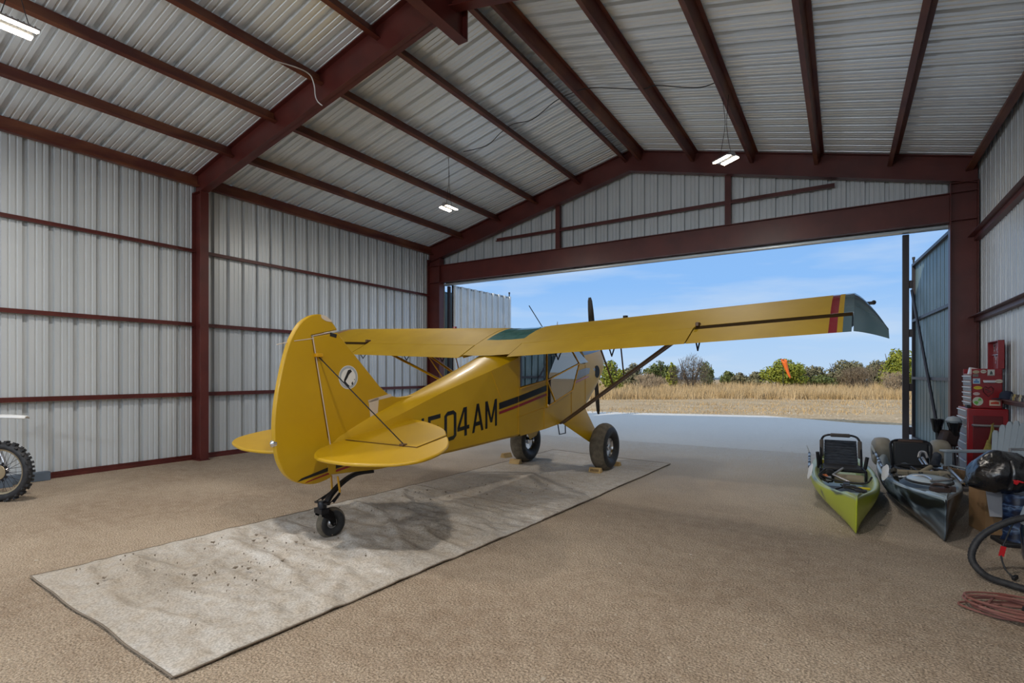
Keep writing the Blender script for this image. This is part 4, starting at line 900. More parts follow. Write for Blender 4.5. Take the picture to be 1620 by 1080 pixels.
# ------------------------------------------------------------------ tool chest
M['chest'] = mat('red_enamel', (.30, .008, .012), (.24, .006, .010), 2., .3, coat=.3)
M['chestdark'] = mat('dark_red_enamel', (.12, .004, .006), rough=.35)
TB = thing('tool_cabinet', 'red rolling tool cabinet with a bare metal side handle, bottom of the pair', 'tool cabinet', (1.50, 9.78, 0), 0)
W, D, Hh = .70, .44, 1.11   # width along y, depth along x
mb = MB(); mb.span((0, 0, .12), (D, W, Hh)); mb.build('body', M['chest'], TB, bevel=.012)
mb = MB(); mb.span((.06, -.006, .2), (D - .06, .002, Hh - .10)); mb.build('side_panel', M['chestdark'], TB, bevel=.006)
mb = MB(); mb.tube([(.06, -.02, .875), (.06, -.045, .875), (.39, -.045, .875), (.39, -.02, .875)], .019, 8); mb.build('side_handle', M['alu'], TB)
def drawers(par, zs, y0, y1, x=0.):
    for a, b in zip(zs, zs[1:]):
        mb = MB(); mb.span((x - .006, y0, a + .006), (x + .01, y1, b - .006)); d = mb.build('drawer', M['drawer'], par, bevel=.004)
        mb = MB(); mb.span((x - .020, y0, b - .026), (x - .005, y1, b - .010)); mb.build('drawer_handle', M['white'], d, bevel=.006)
drawers(TB, [.16, .36, .50, .62, .74, .86, .98, 1.09], .02, W - .02)
for x, y in ((.06, .06), (D - .06, .06), (.06, W - .06), (D - .06, W - .06)):
    mb = MB(); mb.lathe([(0, -.02), (.06, -.02), (.06, .02), (0, .02)], 18, (x, y, .06), 'X'); mb.span((x - .03, y - .03, .06), (x + .03, y + .03, .125)); mb.build('caster', M['black'], TB)
TC = thing('tool_chest', 'sticker-covered red tool chest with its lid open, standing on the rolling cabinet', 'tool chest', (1.555, 9.82, 1.112), 0)
W2, D2, H2 = .62, .33, .56
mb = MB(); mb.span((0, 0, 0), (D2, .012, H2)); mb.span((0, W2 - .012, 0), (D2, W2, H2)); mb.span((D2 - .012, 0, 0), (D2, W2, H2)); mb.span((0, 0, 0), (D2, W2, .012)); mb.span((0, 0, 0), (.012, W2, H2 - .07)); mb.span((0, 0, H2 - .09), (D2, W2, H2 - .08)); mb.build('body', M['chest'], TC, bevel=.004)
drawers(TC, [.02, .09, .16, .23, .31, .39, .47], .015, W2 - .015)
mb = MB(); mb.span((.12, -.03, .36), (.25, -.012, .40)); mb.build('side_handle', M['alu'], TC, bevel=.006)
# lid stands up along the wall side
mb = MB(); mb.span((D2 + .012, 0, H2 + .0), (D2 + .02, W2, H2 + .40)); 
for a, b in (((D2 - .05, 0, H2), (D2 + .02, .012, H2 + .40)), ((D2 - .05, W2 - .012, H2), (D2 + .02, W2, H2 + .40)), ((D2 - .05, 0, H2 + .388), (D2 + .02, W2, H2 + .40))): mb.span(a, b)
ld = mb.build('lid', M['chest'], TC, bevel=.006)
random.seed(11); mb = MB()
for k in range(26):
    y, z = random.uniform(.12, .52), H2 + random.uniform(.04, .34); mb.box((D2 + .008, y, z), (.004, random.uniform(.03, .10), random.uniform(.02, .05)))
mb.build('lid_sticker', mat('pale_paper', (.6, .58, .62), (.25, .06, .10), 30, .5), ld)
mb = MB(); mb.span((D2 - .02, .05, H2 + .2), (D2 + .012, W2 - .05, H2 + .206)); mb.build('lid_rail', M['chrome'], ld)
def sticker(par, x, z, w, h, col, mark=None, ell=True, mcol=None, y=-.0135):
    mb = MB(); nn = 24
    if ell: mb.poly([(x + w / 2 * cos(2 * pi * k / nn), y, z + h / 2 * sin(2 * pi * k / nn)) for k in range(nn)])
    else: mb.poly([(x - w / 2, y, z - h / 2), (x + w / 2, y, z - h / 2), (x + w / 2, y, z + h / 2), (x - w / 2, y, z + h / 2)])
    o = mb.build('sticker', mat('sticker_ink', col, rough=.45), par, smooth=False)
    if mark:
        mb = MB()
        for pol in mark: mb.poly([(x + a * w, y - .0012, z + b * h) for a, b in pol])
        mb.build('print', mat('sticker_print', mcol or (.03, .03, .03), rough=.5), o, smooth=False)
    return o
bars = [[(-.32 + .13 * k, -.14), (-.25 + .13 * k, -.14), (-.25 + .13 * k, .14), (-.32 + .13 * k, .14)] for k in range(6)]
sticker(TC, .045, .515, .075, .042, (.50, .44, .30), bars, True, (.16, .10, .05)); sticker(TC, .125, .52, .065, .05, (.55, .52, .46), bars, True, (.12, .09, .07))
sticker(TC, .04, .465, .06, .036, (.18, .16, .15), bars, False, (.08, .07, .07)); sticker(TC, .205, .505, .075, .085, (.52, .55, .54), [[(-.2, -.3), (.25, -.3), (.2, .05), (.0, .32), (-.12, .05)], [(-.45, -.45), (.45, -.45), (.45, -.38), (-.45, -.38)]], False, (.05, .07, .07))
sticker(TC, .05, .385, .08, .075, (.40, .55, .66), [[(-.35, -.3), (.35, -.3), (.35, .0), (-.35, .0)], [(-.2, .1), (.2, .1), (.1, .32), (-.1, .32)]], False, (.04, .16, .42)); sticker(TC, .285, .385, .085, .05, (.58, .56, .48), bars, True, (.10, .10, .08), -.032)
sticker(TC, .065, .29, .095, .045, (.66, .52, .02), bars, True, (.16, .20, .03)); sticker(TC, .05, .205, .075, .042, (.66, .58, .58), bars, True, (.30, .05, .08))
sticker(TC, .065, .10, .115, .125, (.52, .56, .46), [[(-.40, -.15), (-.1, -.42), (.1, -.1), (-.2, .05)], [(.0, .05), (.35, .12), (.25, .36), (.05, .3)], [(-.46, -.05), (.46, .05), (.46, .08), (-.46, -.02)]], True, (.12, .42, .06)); sticker(TC, .245, .08, .115, .075, (.62, .50, .38), [[(-.38, -.22), (.38, -.22), (.38, .18), (.1, .28), (-.38, .12)]], False, (.50, .05, .02))
mb = MB(); y = -.0135
for pol in ([(-.055, .05), (-.03, .08), (.0, .055), (.03, .08), (.055, .05), (.05, .0), (.0, -.06), (-.05, .0)],): mb.tube([(.175 + a, y, .23 + b) for a, b in pol], .005, 4, closed=True)
mb.box((.165, y, .262), (.05, .004, .012), (0, .3, 0)); mb.box((.185, y, .235), (.045, .004, .010), (0, -.3, 0)); mb.build('outline_sticker', mat('dark_print', (.05, .004, .008), rough=.5), TC)
sticker(TB, .10, 1.095, .001, .001, (.3, .01, .01))
bpy.data.objects.remove([o for o in TB.children if o.name.startswith('sticker')][0])
# things on the chest
t = tag(MB().prism([(-.05, 0), (.05, 0), (.06, .08), (-.03, .10)], 'Y', -.06, .06).build('carton', M['white'], bevel=.004), 'small open white carton on top of the red tool chest', 'carton'); t.location = (1.60, 10.05, 1.655 - .055)
t.location.z = 1.112 + H2 - .078
mb = MB(); mb.lathe([(0, 0), (.03, 0), (.03, .05), (.02, .06), (0, .06)], 14); t = tag(mb.build('tape_roll', M['alu']), 'small grey tape roll beside the white carton on the tool chest', 'tape'); t.location = (1.70, 9.95, 1.112 + H2 - .078)
mb = MB(); mb.box((0, 0, .02), (.06, .14, .04)); t = tag(mb.build('drill_bit_case', M['black'], bevel=.006), 'small black case on the ledge of the rolling tool cabinet', 'case'); t.location = (1.53, 9.98, 1.112)
t.location = (1.527, 9.93, 1.112); t.scale = (.6, 1, 1)
# sling hanging from the handle
mb = MB(); ra = [(1.755, 9.72, .885), (1.748, 9.715, .80), (1.725, 9.71, .66), (1.715, 9.71, .55)]; rb = [(1.76, 9.722, .885), (1.785, 9.715, .74), (1.81, 9.712, .60), (1.83, 9.71, .52)]
mb.tube(smooth_path(ra, 5), [.009 + .010 * (k / 15) for k in range(16)], 7); mb.tube(smooth_path(rb, 5), .010, 6); mb.tube([(1.752, 9.735, .90), (1.755, 9.715, .88), (1.77, 9.70, .92)], .006, 5)
sl = tag(mb.build('tow_sling', mat('olive_webbing', (.30, .25, .06), (.22, .19, .05), 30, .85)), 'olive webbing sling hanging from the tool cabinet side handle', 'sling')
mb = MB(); secs = [[(1.715 + a * w, 9.712 + b * .025, z) for a, b in ((-1, 0), (0, -1), (1, 0), (0, 1))] for z, w in ((.68, .015), (.60, .035), (.54, .055), (.49, .05), (.46, .02))]; mb.loft(secs); mb.build('sling_pouch', bpy.data.materials['olive_webbing'], sl, angle=60)
# ------------------------------------------------------------------ items on the right-wall girt
gz = 1.22 + .036
def on_girt(name, label, cat, y, mb, m, x=1.885, **k):
    t = tag(mb.build(name, m, **k), label, cat); t.location = (x, y, gz); return t
mb = MB(); secs = [[(.075 * r * cos(q), .10 * r * sin(q), z) for q in [2 * pi * k / 18 for k in range(18)]] for r, z in ((1., 0), (1.02, .03), (.95, .07), (.7, .10), (.25, .115))]
mb.loft(secs); c = on_girt('cap', 'navy baseball cap resting on the right-wall girt beside the tool chest', 'cap', 9.62, mb, mat('navy_cloth', (.012, .02, .045), rough=.9), angle=60)
mb = MB(); mb.loft([[(-.06 - .09 * u, .085 * w * v, .012 - .012 * u) for v in (-1, -.5, 0, .5, 1)] for u, w in ((0, 1), (.4, .95), (.75, .7), (1, .3))], closed=False, caps=False); mb.build('cap_brim', bpy.data.materials['navy_cloth'], c, solid=.004)
cols = [((.05, .05, .05), 'small black knob'), ((.34, .26, .10), 'small brass hose fitting'), ((.10, .08, .07), 'short dark pipe stub'), ((.45, .40, .28), 'small tan spray nozzle'), ((.07, .07, .08), 'small dark jar')]
for k, (cc, nm) in enumerate(cols):
    mb = MB(); r = .022 + .006 * (k % 3); mb.lathe([(0, 0), (r, 0), (r, .04 + .01 * (k % 2)), (r * .6, .055), (r * .6, .08), (0, .08)], 12)
    on_girt(['knob', 'hose_fitting', 'pipe_stub', 'spray_nozzle', 'jar'][k], nm + f' on the right-wall girt, {["first", "second", "third", "fourth", "last"][k]} from the navy cap', 'fitting', 9.33 - .13 * k, mb, mat('fitting_' + str(k), cc, rough=.4, metal=.4))
# ------------------------------------------------------------------ slatted patio chair
M['resin'] = mat('grey_resin', (.27, .32, .36), (.31, .36, .40), 3, .5)
M['brownleg'] = mat('dark_leg', (.085, .065, .05), rough=.6)
CH = thing('patio_chair', 'weathered grey slatted fan-back patio chair with brown front boards, beside the tool cabinet', 'chair', (1.53, 8.62, 0), radians(-60))
# local: faces -Y, width along X
mb = MB()
for k in range(7): mb.box((0, -.24 + k * .075, .42 - .018 * k), (.52, .066, .02), (-.2, 0, 0))
mb.build('seat', M['resin'], CH, bevel=.006)
for k in range(7):
    f = (k - 3) / 3; hgt = .80 - .16 * f * f; mb = MB()
    secs = [[(f * (.20 + .07 * u) + dx * (.036 + .006 * u), .22 + .14 * u * hgt + dy, .30 + .90 * u * hgt) for dx, dy in ((-1, -.01), (1, -.01), (1, .01), (-1, .01))] for u in (0, .5, .93)]
    secs.append([(f * .27 + dx * .02, .22 + .14 * hgt + dy, .30 + .90 * hgt) for dx, dy in ((-1, -.01), (1, -.01), (1, .01), (-1, .01))])
    mb.loft(secs); mb.build('back_slat', M['resin'], CH, bevel=.004)
mb = MB(); mb.box((0, .40, .62), (.56, .03, .06), (-.3, 0, 0)); mb.box((0, .30, .36), (.50, .03, .06), (-.3, 0, 0)); mb.build('back_rail', M['resin'], CH, bevel=.005)
for s in (-1, 1):
    mb = MB(); mb.box((s * .32, .02, .60), (.12, .68, .03)); mb.build('armrest', M['resin'], CH, bevel=.012)
    mb = MB(); mb.box((s * .30, -.28, .205), (.045, .07, .41)); mb.build('front_leg', M['brownleg'], CH, bevel=.008)
    mb = MB(); mb.box((s * .30, -.26, .50), (.035, .09, .19)); mb.build('arm_support', M['resin'], CH, bevel=.008)
    mb = MB(); mb.box((s * .27, .18, .25), (.03, .09, .56), (.5, 0, 0)); mb.build('rear_leg', M['resin'], CH, bevel=.008)
mb = MB(); mb.box((0, -.29, .35), (.55, .02, .11)); mb.build('apron', mat('brown_board', (.16, .10, .055), (.22, .14, .08), 8, .6, stretch=(8, 1, 1)), CH, bevel=.005)
mb = MB(); mb.box((0, -.285, .26), (.55, .025, .06)); mb.build('stretcher', M['wood'], CH, bevel=.004)
mb = MB(); mb.lathe([(0, -.12), (.042, -.12), (.05, -.10), (.05, .10), (.042, .12), (0, .12)], 18, (0, 0, 0), 'X'); t = tag(mb.build('roll', M['white']), 'white paper roll lying on the seat of the grey patio chair', 'roll'); t.location = (1.46, 8.75, .475); t.rotation_euler = (0, 0, 1.3)
# tall black rod rack
t = thing('rod_rack', 'black rod rack with two wide cups standing beside the rolling tool cabinet', 'rod rack', (1.31, 9.88, 0), .2)
for k, (x, y, z) in enumerate(((-.10, .12, .93), (.06, -.02, .89))):
    mb = MB(); mb.lathe([(.035, 0), (.055, .03), (.07, .12), (.085, .17), (.09, .2), (.082, .2), (.06, .1), (0, .05)], 20, (x, y, z - .2)); mb.build('cup', M['black_gloss'], t)
    mb = MB(); mb.tube([(x, y, z - .19), (x * .8, y * .6, .06)], .022, 8); mb.build('pole', M['black'], t)
mb = MB(); mb.lathe([(0, 0), (.09, .01), (.10, .05), (.07, .10), (0, .12)], 18, (.10, .12, .86)); mb.build('pale_cap', M['resin'], t)
mb = MB(); mb.box((0, .02, .66), (.20, .18, .22), (0, .3, .2)); mb.build('tackle_bag', mat('brown_black_bag', (.035, .02, .018), rough=.7), t, bevel=.04)
mb = MB()
for k in range(4): mb.tube([(.0 + .03 * k, -.06, .55), (.01 + .03 * k, -.08, .06)], .008, 6)
mb.build('thin_rod', M['alu'], t)
mb = MB(); mb.box((0, .03, .03), (.3, .3, .06)); mb.build('base', M['black'], t, bevel=.01)
mb = MB(); mb.lathe([(0, 0), (.11, 0), (.13, .26), (.135, .27), (.125, .27), (.11, .03), (0, .03)], 22); t = tag(mb.build('bucket', M['white']), 'white plastic bucket between the patio chair and the rod rack', 'bucket'); t.location = (1.27, 9.42, 0)
# boxes
t = tag(MB().span((-.17, -.16, 0), (.17, .16, .44)).build('cardboard_box', mat('cardboard', (.26, .15, .065), (.31, .18, .085), 3, .85), bevel=.004), 'brown cardboard box with a pale hanging flap, below the black bag', 'box'); t.location = (1.33, 7.15, 0); t.rotation_euler = (0, 0, .25)
mb = MB(); mb.span((-.05, -.1625, .05), (.12, -.161, .11)); mb.build('printed_label', M['hem'], t)
mb = MB(); mb.prism([(-.166, .44), (-.172, .43), (-.245, .20), (-.235, .20)], 'X', -.17, .03); mb.build('box_flap', mat('grey_board', (.36, .36, .38), rough=.8), t)
# black plastic bag on its printed sack
sk = thing('sack', 'tall dark blue printed sack standing under the black plastic bag', 'sack', (1.42, 6.72, 0), .2)
mb = MB(); secs = []
for k in range(14):
    z = .48 * k / 13; R = [];
    for j in range(22):
        q = 2 * pi * j / 22; nz = 1 + .14 * NZ.noise(Vector((cos(q) * 1.8, sin(q) * 1.8, z * 7)))
        R.append((.13 * nz * cos(q) * (1 + .15 * (z < .05)), .12 * nz * sin(q), z))
    secs.append(R)
mb.loft(secs); mb.build('sack_body', camo('printed_plastic', [(.40, (.008, .012, .03)), (.50, (.02, .04, .10)), (.58, (.10, .16, .26)), (.62, (.02, .03, .07))], 5.), sk, angle=70)
mb = MB(); mb.box((-.02, -.02, .02), (.34, .28, .04)); mb.build('sack_base', M['black'], sk, bevel=.01)
bgm = mat('black_plastic_film', (.010, .010, .012), rough=.22, bump=.9, bscale=9., spec=.7)
bg = thing('trash_bag', 'shiny black plastic bag bundle tied on top of the dark blue sack', 'bag', (1.27, 6.70, .64), 0)
mb = MB(); secs = []
for k in range(20):
    v = k / 19; a = pi * v; R = []
    for j in range(36):
        q = 2 * pi * j / 36; dirn = Vector((cos(q) * sin(a), sin(q) * sin(a), cos(a)))
        pleat = abs(sin(q * 6 + 2.5 * v + 2 * NZ.noise(dirn * 1.5))) ; rr_ = 1 + .10 * NZ.noise(dirn * 2.2) - .07 * pleat * sin(a)
        R.append((dirn.x * .27 * rr_ + (-.07 * (1 - v) if 0 else 0), dirn.y * .23 * rr_, .03 + dirn.z * .20 * rr_ - .10 * max(0, -dirn.x) * sin(a) ** 2))
    secs.append(R)
mb.loft(secs); mb.build('bag_body', bgm, bg, angle=70)
mb = MB(); mb.tube(smooth_path([(.04, -.18, .16), (.05, -.23, .05), (.02, -.21, -.10)], 5), .016, 7); mb.build('bag_fold', bgm, bg)
mb = MB(); mb.box((.055, -.225, -.02), (.05, .03, .035), (.3, .5, 0)); mb.box((.09, -.225, -.015), (.05, .02, .015), (0, .3, 0)); mb.build('red_tie', mat('red_plastic', (.55, .015, .02), rough=.4), bg, bevel=.005)
# tubular frame at the right edge
t = thing('hand_truck', 'grey tubular hand truck frame standing at the right edge behind the black bag', 'hand truck', (1.65, 7.6, 0), .4)
tubes('frame', [[(-.16, 0, .12), (-.16, 0, .80), (.16, 0, .80), (.16, 0, .12)][0:2], [(-.16, 0, .80), (.16, 0, .80)], [(.16, 0, .80), (.16, 0, .12)], [(-.16, 0, .45), (.16, 0, .45)]], .014, M['alu'], t)
mb = MB(); mb.box((0, -.10, .012), (.36, .22, .02)); mb.build('toe_plate', M['alu'], t, bevel=.004)
for s in (-1, 1): mb = MB(); mb.lathe([(0, -.025), (.08, -.025), (.10, -.02), (.10, .02), (.08, .025), (0, .025)], 20, (s * .2, .06, .10), 'X'); mb.build('wheel', M['black'], t)
# ------------------------------------------------------------------ shop vacuum with hose, cord
sv = thing('shop_vacuum', 'grey and dark blue shop vacuum with a long black looping hose at the right edge', 'vacuum', (1.42, 5.75, 0), 0)
mb = MB(); mb.lathe([(.0, .10), (.19, .10), (.2, .14), (.21, .36), (.2, .40), (0, .40)], 32); mb.build('tank', M['navy'], sv)
mb = MB(); mb.lathe([(.21, .40), (.215, .44), (.19, .53), (.13, .60), (0, .62)], 32); mb.build('motor_head', M['resin'], sv)
for a in (0.6, 2.2, 3.7, 5.3):
    mb = MB(); mb.lathe([(0, -.025), (.05, -.025), (.055, 0), (.05, .025), (0, .025)], 16, (.2 * cos(a), .2 * sin(a), .055), 'X'); mb.box((.19 * cos(a), .19 * sin(a), .10), (.07, .07, .04)); mb.build('caster', M['black'], sv, bevel=.006)
mb = MB(); hp = [(1.48, 5.75, .58), (1.36, 5.66, .52), (1.12, 5.60, .44), (.94, 5.56, .30), (.87, 5.50, .14), (.93, 5.40, .045), (1.05, 5.28, .035), (1.25, 5.16, .035), (1.6, 5.1, .035)]
path = smooth_path(hp, 14); mb.tube(path, [.024 + .0025 * (k % 2) for k in range(len(path))], 12)
mb.build('hose', M['rubber'], sv, angle=70, loc=(-1.42, -5.75, 0))
mb = MB(); mb.tube(smooth_path([(1.20, 5.72, .47), (1.14, 5.62, .42), (1.09, 5.6, .28), (1.06, 5.58, .18), (1.08, 5.54, .07), (1.12, 5.50, .03)], 5), .006, 6)
cd = mb.build('power_cord', M['black'], sv, loc=(-1.42, -5.75, 0))
mb = MB(); mb.box((1.068, 5.575, .20), (.035, .004, .08), (0, .2, .2)); mb.build('warning_tag', bpy.data.materials['red_plastic'], cd)
mb = MB(); mb.box((1.125, 5.495, .03), (.025, .055, .03), (.2, 0, -.6)); mb.build('plug', M['black'], cd, bevel=.006)
# extension cord coil
random.seed(21); mb = MB(); pts = []
for k in range(92):
    q = k * .62; rx, ry = .27 + .07 * sin(k * 1.7), .16 + .04 * cos(k * 1.1)
    pts.append((1.03 + rx * cos(q) + .03 * sin(k * .9), 4.72 + ry * sin(q) + .03 * cos(k * .7), .010 + .0006 * k + .014 * abs(sin(k * .53))))
mb.tube(smooth_path(pts, 5), .0075, 6)
cx_ = tag(mb.build('extension_cord', mat('faded_red_cord', (.22, .075, .055), (.30, .14, .12), 4, .6)), 'tangled coil of faded red-brown extension cord on the floor', 'cord')
mb = MB(); mb.box((1.02, 4.66, .07), (.035, .06, .03), (0, .2, .7)); mb.build('plug', M['black'], cx_, bevel=.006)
mb = MB(); mb.tube(smooth_path([(.98, 5.02, .006), (1.08, 5.00, .006), (1.2, 5.05, .006), (1.5, 5.0, .006)], 5), .004, 5); tag(mb.build('wire', M['black']), 'thin black wire on the dirt between the vacuum hose and the coiled cord', 'wire')
# ------------------------------------------------------------------ dirt bike front end
BK = thing('dirt_bike', 'dirt bike at the left edge, only its knobby front wheel and fender tip in view', 'motorcycle', (-8.93, 2.19, 0), YAW)
# local X = bike forward (right in view), Y = away from the viewer
R0 = .375; mb = MB(); prof = [(R0 - .055 + .048 * cos(2 * pi * k / 16 + pi), .046 * sin(2 * pi * k / 16 + pi)) for k in range(17)]; mb.lathe(prof, 48, (0, 0, R0), 'Y')
for k in range(40):
    a = 2 * pi * k / 40
    for off, tl in (((-.018, 0), (.018, 0)) if k % 2 else ((-.04, .5), (.04, -.5))):
        r = R0 - .002 if tl == 0 else R0 - .014; mb.box((r * cos(a), off, R0 + r * sin(a)), (.026, .024, .03), Euler((0, -a, 0)).to_matrix() @ Euler((0, 0, -tl if off > 0 else -tl)).to_matrix())
wh = mb.build('front_wheel', M['rubber'], BK, angle=50)
mb = MB(); mb.lathe([(.262, -.022), (.285, -.028), (.29, 0), (.285, .028), (.262, .022), (.268, 0), (.262, -.022)], 48, (0, 0, R0), 'Y'); mb.build('rim', mat('gold_rim', (.42, .34, .22), rough=.35, metal=.6), wh)
mb = MB()
for k in range(28):
    a = 2 * pi * k / 28; b = a + (.5 if k % 2 else -.5); mb.tube([(.04 * cos(b), .03 * (1 if k % 4 < 2 else -1), R0 + .04 * sin(b)), (.27 * cos(a), 0, R0 + .27 * sin(a))], .0028, 4)
mb.build('spokes', M['darksteel'], wh)
mb = MB(); mb.lathe([(0, -.06), (.03, -.06), (.045, -.04), (.03, -.02), (.03, .02), (.045, .04), (.03, .06), (0, .06)], 18, (0, 0, R0), 'Y'); mb.build('hub', M['alu'], wh)
mb = MB(); mb.lathe([(.075, -.058), (.105, -.058), (.105, -.054), (.075, -.054), (.075, -.058)], 28, (0, 0, R0), 'Y')
for k in range(12): a = 2 * pi * k / 12; mb.box((.118 * cos(a), -.056, R0 + .118 * sin(a)), (.03, .004, .03), (0, -a, 0))
mb.build('brake_disc', M['darksteel'], wh)
mb = MB(); mb.lathe([(.02, -.062), (.09, -.062), (.095, -.056), (.02, -.056)], 28, (0, 0, R0), 'Y'); mb.build('disc_guard', bpy.data.materials['gold_rim'], wh)
for s in (-1, 1): mb = MB(); mb.tube([(-.02, s * .09, R0 - .02), (-.20, s * .09, R0 + .42)], .026, 10); mb.tube([(-.20, s * .09, R0 + .42), (-.36, s * .09, R0 + .80)], .033, 10); mb.build('fork_leg', M['alu'], BK)
mb = MB(); secs = []
for u in [k / 8 for k in range(9)]:
    x = -.55 + .86 * u; w = .05 + .06 * sin(pi * min(1, u * 1.1)) * .8 if u < .95 else .035; z = 1.06 + .06 * u - .05 * u ** 3
    secs.append([(x, v * w, z - .03 * v * v) for v in (-1, -.5, 0, .5, 1)])
mb.loft(secs, closed=False, caps=False); mb.build('front_fender', M['white'], BK, solid=.012, angle=60)
mb = MB(); mb.tube([(-.36, -.10, R0 + .72), (-.36, .10, R0 + .72)], .03, 8); mb.box((-.25, 0, R0 + .68), (.12, .24, .05)); mb.build('fork_clamp', M['alu'], BK, bevel=.01)
# planks by the wall
for k, (x, y0, y1, lb) in enumerate(((-10.17, .5, 3.02, 'bluish grey square timber on the floor along the left wall behind the bike wheel'), (-10.0, 1.2, 2.55, 'shorter bluish grey timber on the floor, before the long one'))):
    t = tag(MB().span((-.06, y0, 0), (.06, y1, .13 if k == 0 else .10)).build('timber', mat('bluish_board', (.10, .13, .17), rough=.7) if k == 0 else bpy.data.materials['bluish_board'], bevel=.006), lb, 'timber', ); t.location = (x, 0, 0)
# ------------------------------------------------------------------ outdoors: windsock, grass, shrubs
ws = thing('windsock', 'drooping orange windsock on a thin pole in front of a round juniper', 'windsock', far(1239, 52), 0)
mb = MB(); mb.tube([(0, 0, 0), (0, 0, 3.05)], .035, 8); mb.build('pole', M['darksteel'], ws)
mb = MB(); a = Vector((.0, 0, 2.95)); secs = []
for k in range(9):
    u = k / 8; c = Vector((.06 + .42 * u + .12 * u * u, .0, 2.95 - 1.72 * u)) if 1 else a; r = .26 - .10 * u
    secs.append([c + Vector((r * cos(q) * CY * (1.1 - .5 * u), r * cos(q) * SY, r * .45 * sin(q) + 0)) + Vector((-SY * r * sin(q), CY * r * sin(q), 0)) for q in [2 * pi * j / 16 for j in range(16)]])
mb.loft(secs, caps=False); mb.build('sock', mat('orange_nylon', (.75, .14, .01), rough=.6), ws, solid=.01, angle=60)
random.seed(17)
def leafmat(name, a, b):
    m = mat(name, a, b, 2.2, .75, lo=.38, hi=.62, spec=.2)
    return m
LM = {'lime': leafmat('juniper_lime', (.27, .28, .035), (.16, .19, .03)), 'dark': leafmat('juniper_dark', (.085, .11, .035), (.14, .155, .05)), 'grey': leafmat('oak_grey', (.15, .145, .08), (.21, .19, .11)), 'bare': leafmat('bare_twigs', (.23, .175, .115), (.31, .24, .16))}
BARK = mat('bark', (.10, .075, .055), rough=.9)
def shrub(label, px, d, w_px, top, kind, group, base=610, nleaf=1500, spiky=False, name='juniper'):
    p = far(px, d); w = 1.22 * w_px * d / FPX; h = EYE_Z + (HZ - top) * d / FPX
    t = thing(name, label, 'tree' if h > 3 else 'bush', p, random.random() * 6, group)
    mb = MB(); lobes = []
    nl = 9 if kind != 'lime' else 7
    for k in range(nl):
        q = random.random() * 2 * pi; r = random.random() ** .5 * .30 * w; z = h * random.uniform(.22, .74)
        lobes.append((Vector((r * cos(q), r * sin(q), z)), random.uniform(.20, .28) * w, random.uniform(.18, .27) * h))
    lobes.append((Vector((0, 0, h * .74)), w * .2, h * .25)); lobes.append((Vector((0, 0, h * .3)), w * .46, h * .28)); lobes.append((Vector((0, 0, h * .45)), w * .40, h * .34))
    sz = d / FPX * (2.3 if kind != 'bare' else 1.7)
    for k in range(nleaf):
        c, rw, rh = random.choice(lobes); v = Vector((random.gauss(0, 1), random.gauss(0, 1), random.gauss(0, 1))).normalized() * random.random() ** .33
        q = c + Vector((v.x * rw, v.y * rw, v.z * rh))
        if q.z < .05: q.z = abs(q.z) + .1
        s = sz * random.uniform(.5, 1.25); nd = (v + Vector((random.gauss(0, .5), random.gauss(0, .5), random.gauss(0, .5)))).normalized(); a = nd.orthogonal().normalized(); b = nd.cross(a)
        if kind == 'bare' or spiky: a = Vector((random.gauss(0, .45), random.gauss(0, .45), 1)).normalized(); b = a.orthogonal().normalized(); mb.add([q - b * s * .3, q + b * s * .3, q + a * s * 2.4], [(0, 1, 2)])
        else: mb.add([q - a * s * .6 - b * s * .5, q + a * s * .7 - b * s * .3, q + a * s * .3 + b * s * .8, q - a * s * .6 + b * s * .4], [(0, 1, 2, 3)])
    f = mb.build('crown', LM[kind], t, smooth=False)
    mb = MB()
    for k in range(5 if kind == 'bare' else 3):
        q = random.random() * 2 * pi; mb.tube([(.1 * cos(q), .1 * sin(q), -.1), (w * .16 * cos(q), w * .16 * sin(q), h * .45), (w * .26 * cos(q), w * .26 * sin(q), h * .86)], [.10, .06, .02], 5)
    mb.build('trunk', BARK, t)
    return t
G = 'trees beyond the dry grass'
T = [('bright green juniper close behind the propeller', 968, 42, 36, 568, 'lime', 1700), ('grey-brown oak bush right of the propeller', 1003, 60, 44, 573, 'grey', 1400), ('dark juniper behind the wing strut brackets', 1043, 66, 46, 570, 'dark', 1500), ('small bright yellow-green juniper left of the large bare bush', 1063, 56, 18, 572, 'lime', 700),
     ('large bare grey-brown bush right of the wing strut', 1094, 52, 62, 559, 'bare', 3000), ('dark juniper tucked behind the right of the large bare bush', 1118, 60, 24, 570, 'dark', 900), ('small dark juniper right of the gap with the distant hill', 1151, 70, 22, 586, 'dark', 700), ('low brown oak bush between the small dark juniper and the round one', 1170, 68, 26, 588, 'grey', 800), ('low grey oak touching the left of the round juniper', 1194, 66, 28, 587, 'grey', 900),
     ('large round yellow-green juniper behind the windsock', 1239, 60, 66, 566, 'lime', 3200), ('grey-green oak directly right of the round juniper', 1288, 64, 42, 577, 'grey', 1500), ('dark low juniper under the grey-green oaks', 1302, 60, 40, 592, 'dark', 900), ('wide grey oak in the middle of the right-hand tree row', 1332, 62, 54, 568, 'grey', 2200), ('bare reddish-brown bush before the wide grey oak', 1356, 50, 52, 580, 'bare', 1800), ('grey oak left of the tall juniper at the opening edge', 1385, 62, 40, 568, 'grey', 1500), ('tall yellow-green juniper next to the dark door post', 1420, 46, 52, 549, 'lime', 2600), ('pale bare bush at the foot of the tall juniper by the door post', 1418, 40, 36, 588, 'bare', 1300), ('low bare bush hidden behind the lower wing strut', 1025, 50, 50, 590, 'bare', 1200)]
for lb, px, d, w, top, kd, nl in T:
    shrub(lb, px, d, w, top, kd, G, nleaf=int(nl * 1.5), spiky=False, name={'lime': 'juniper', 'dark': 'juniper', 'grey': 'oak', 'bare': 'bare_bush'}[kd])
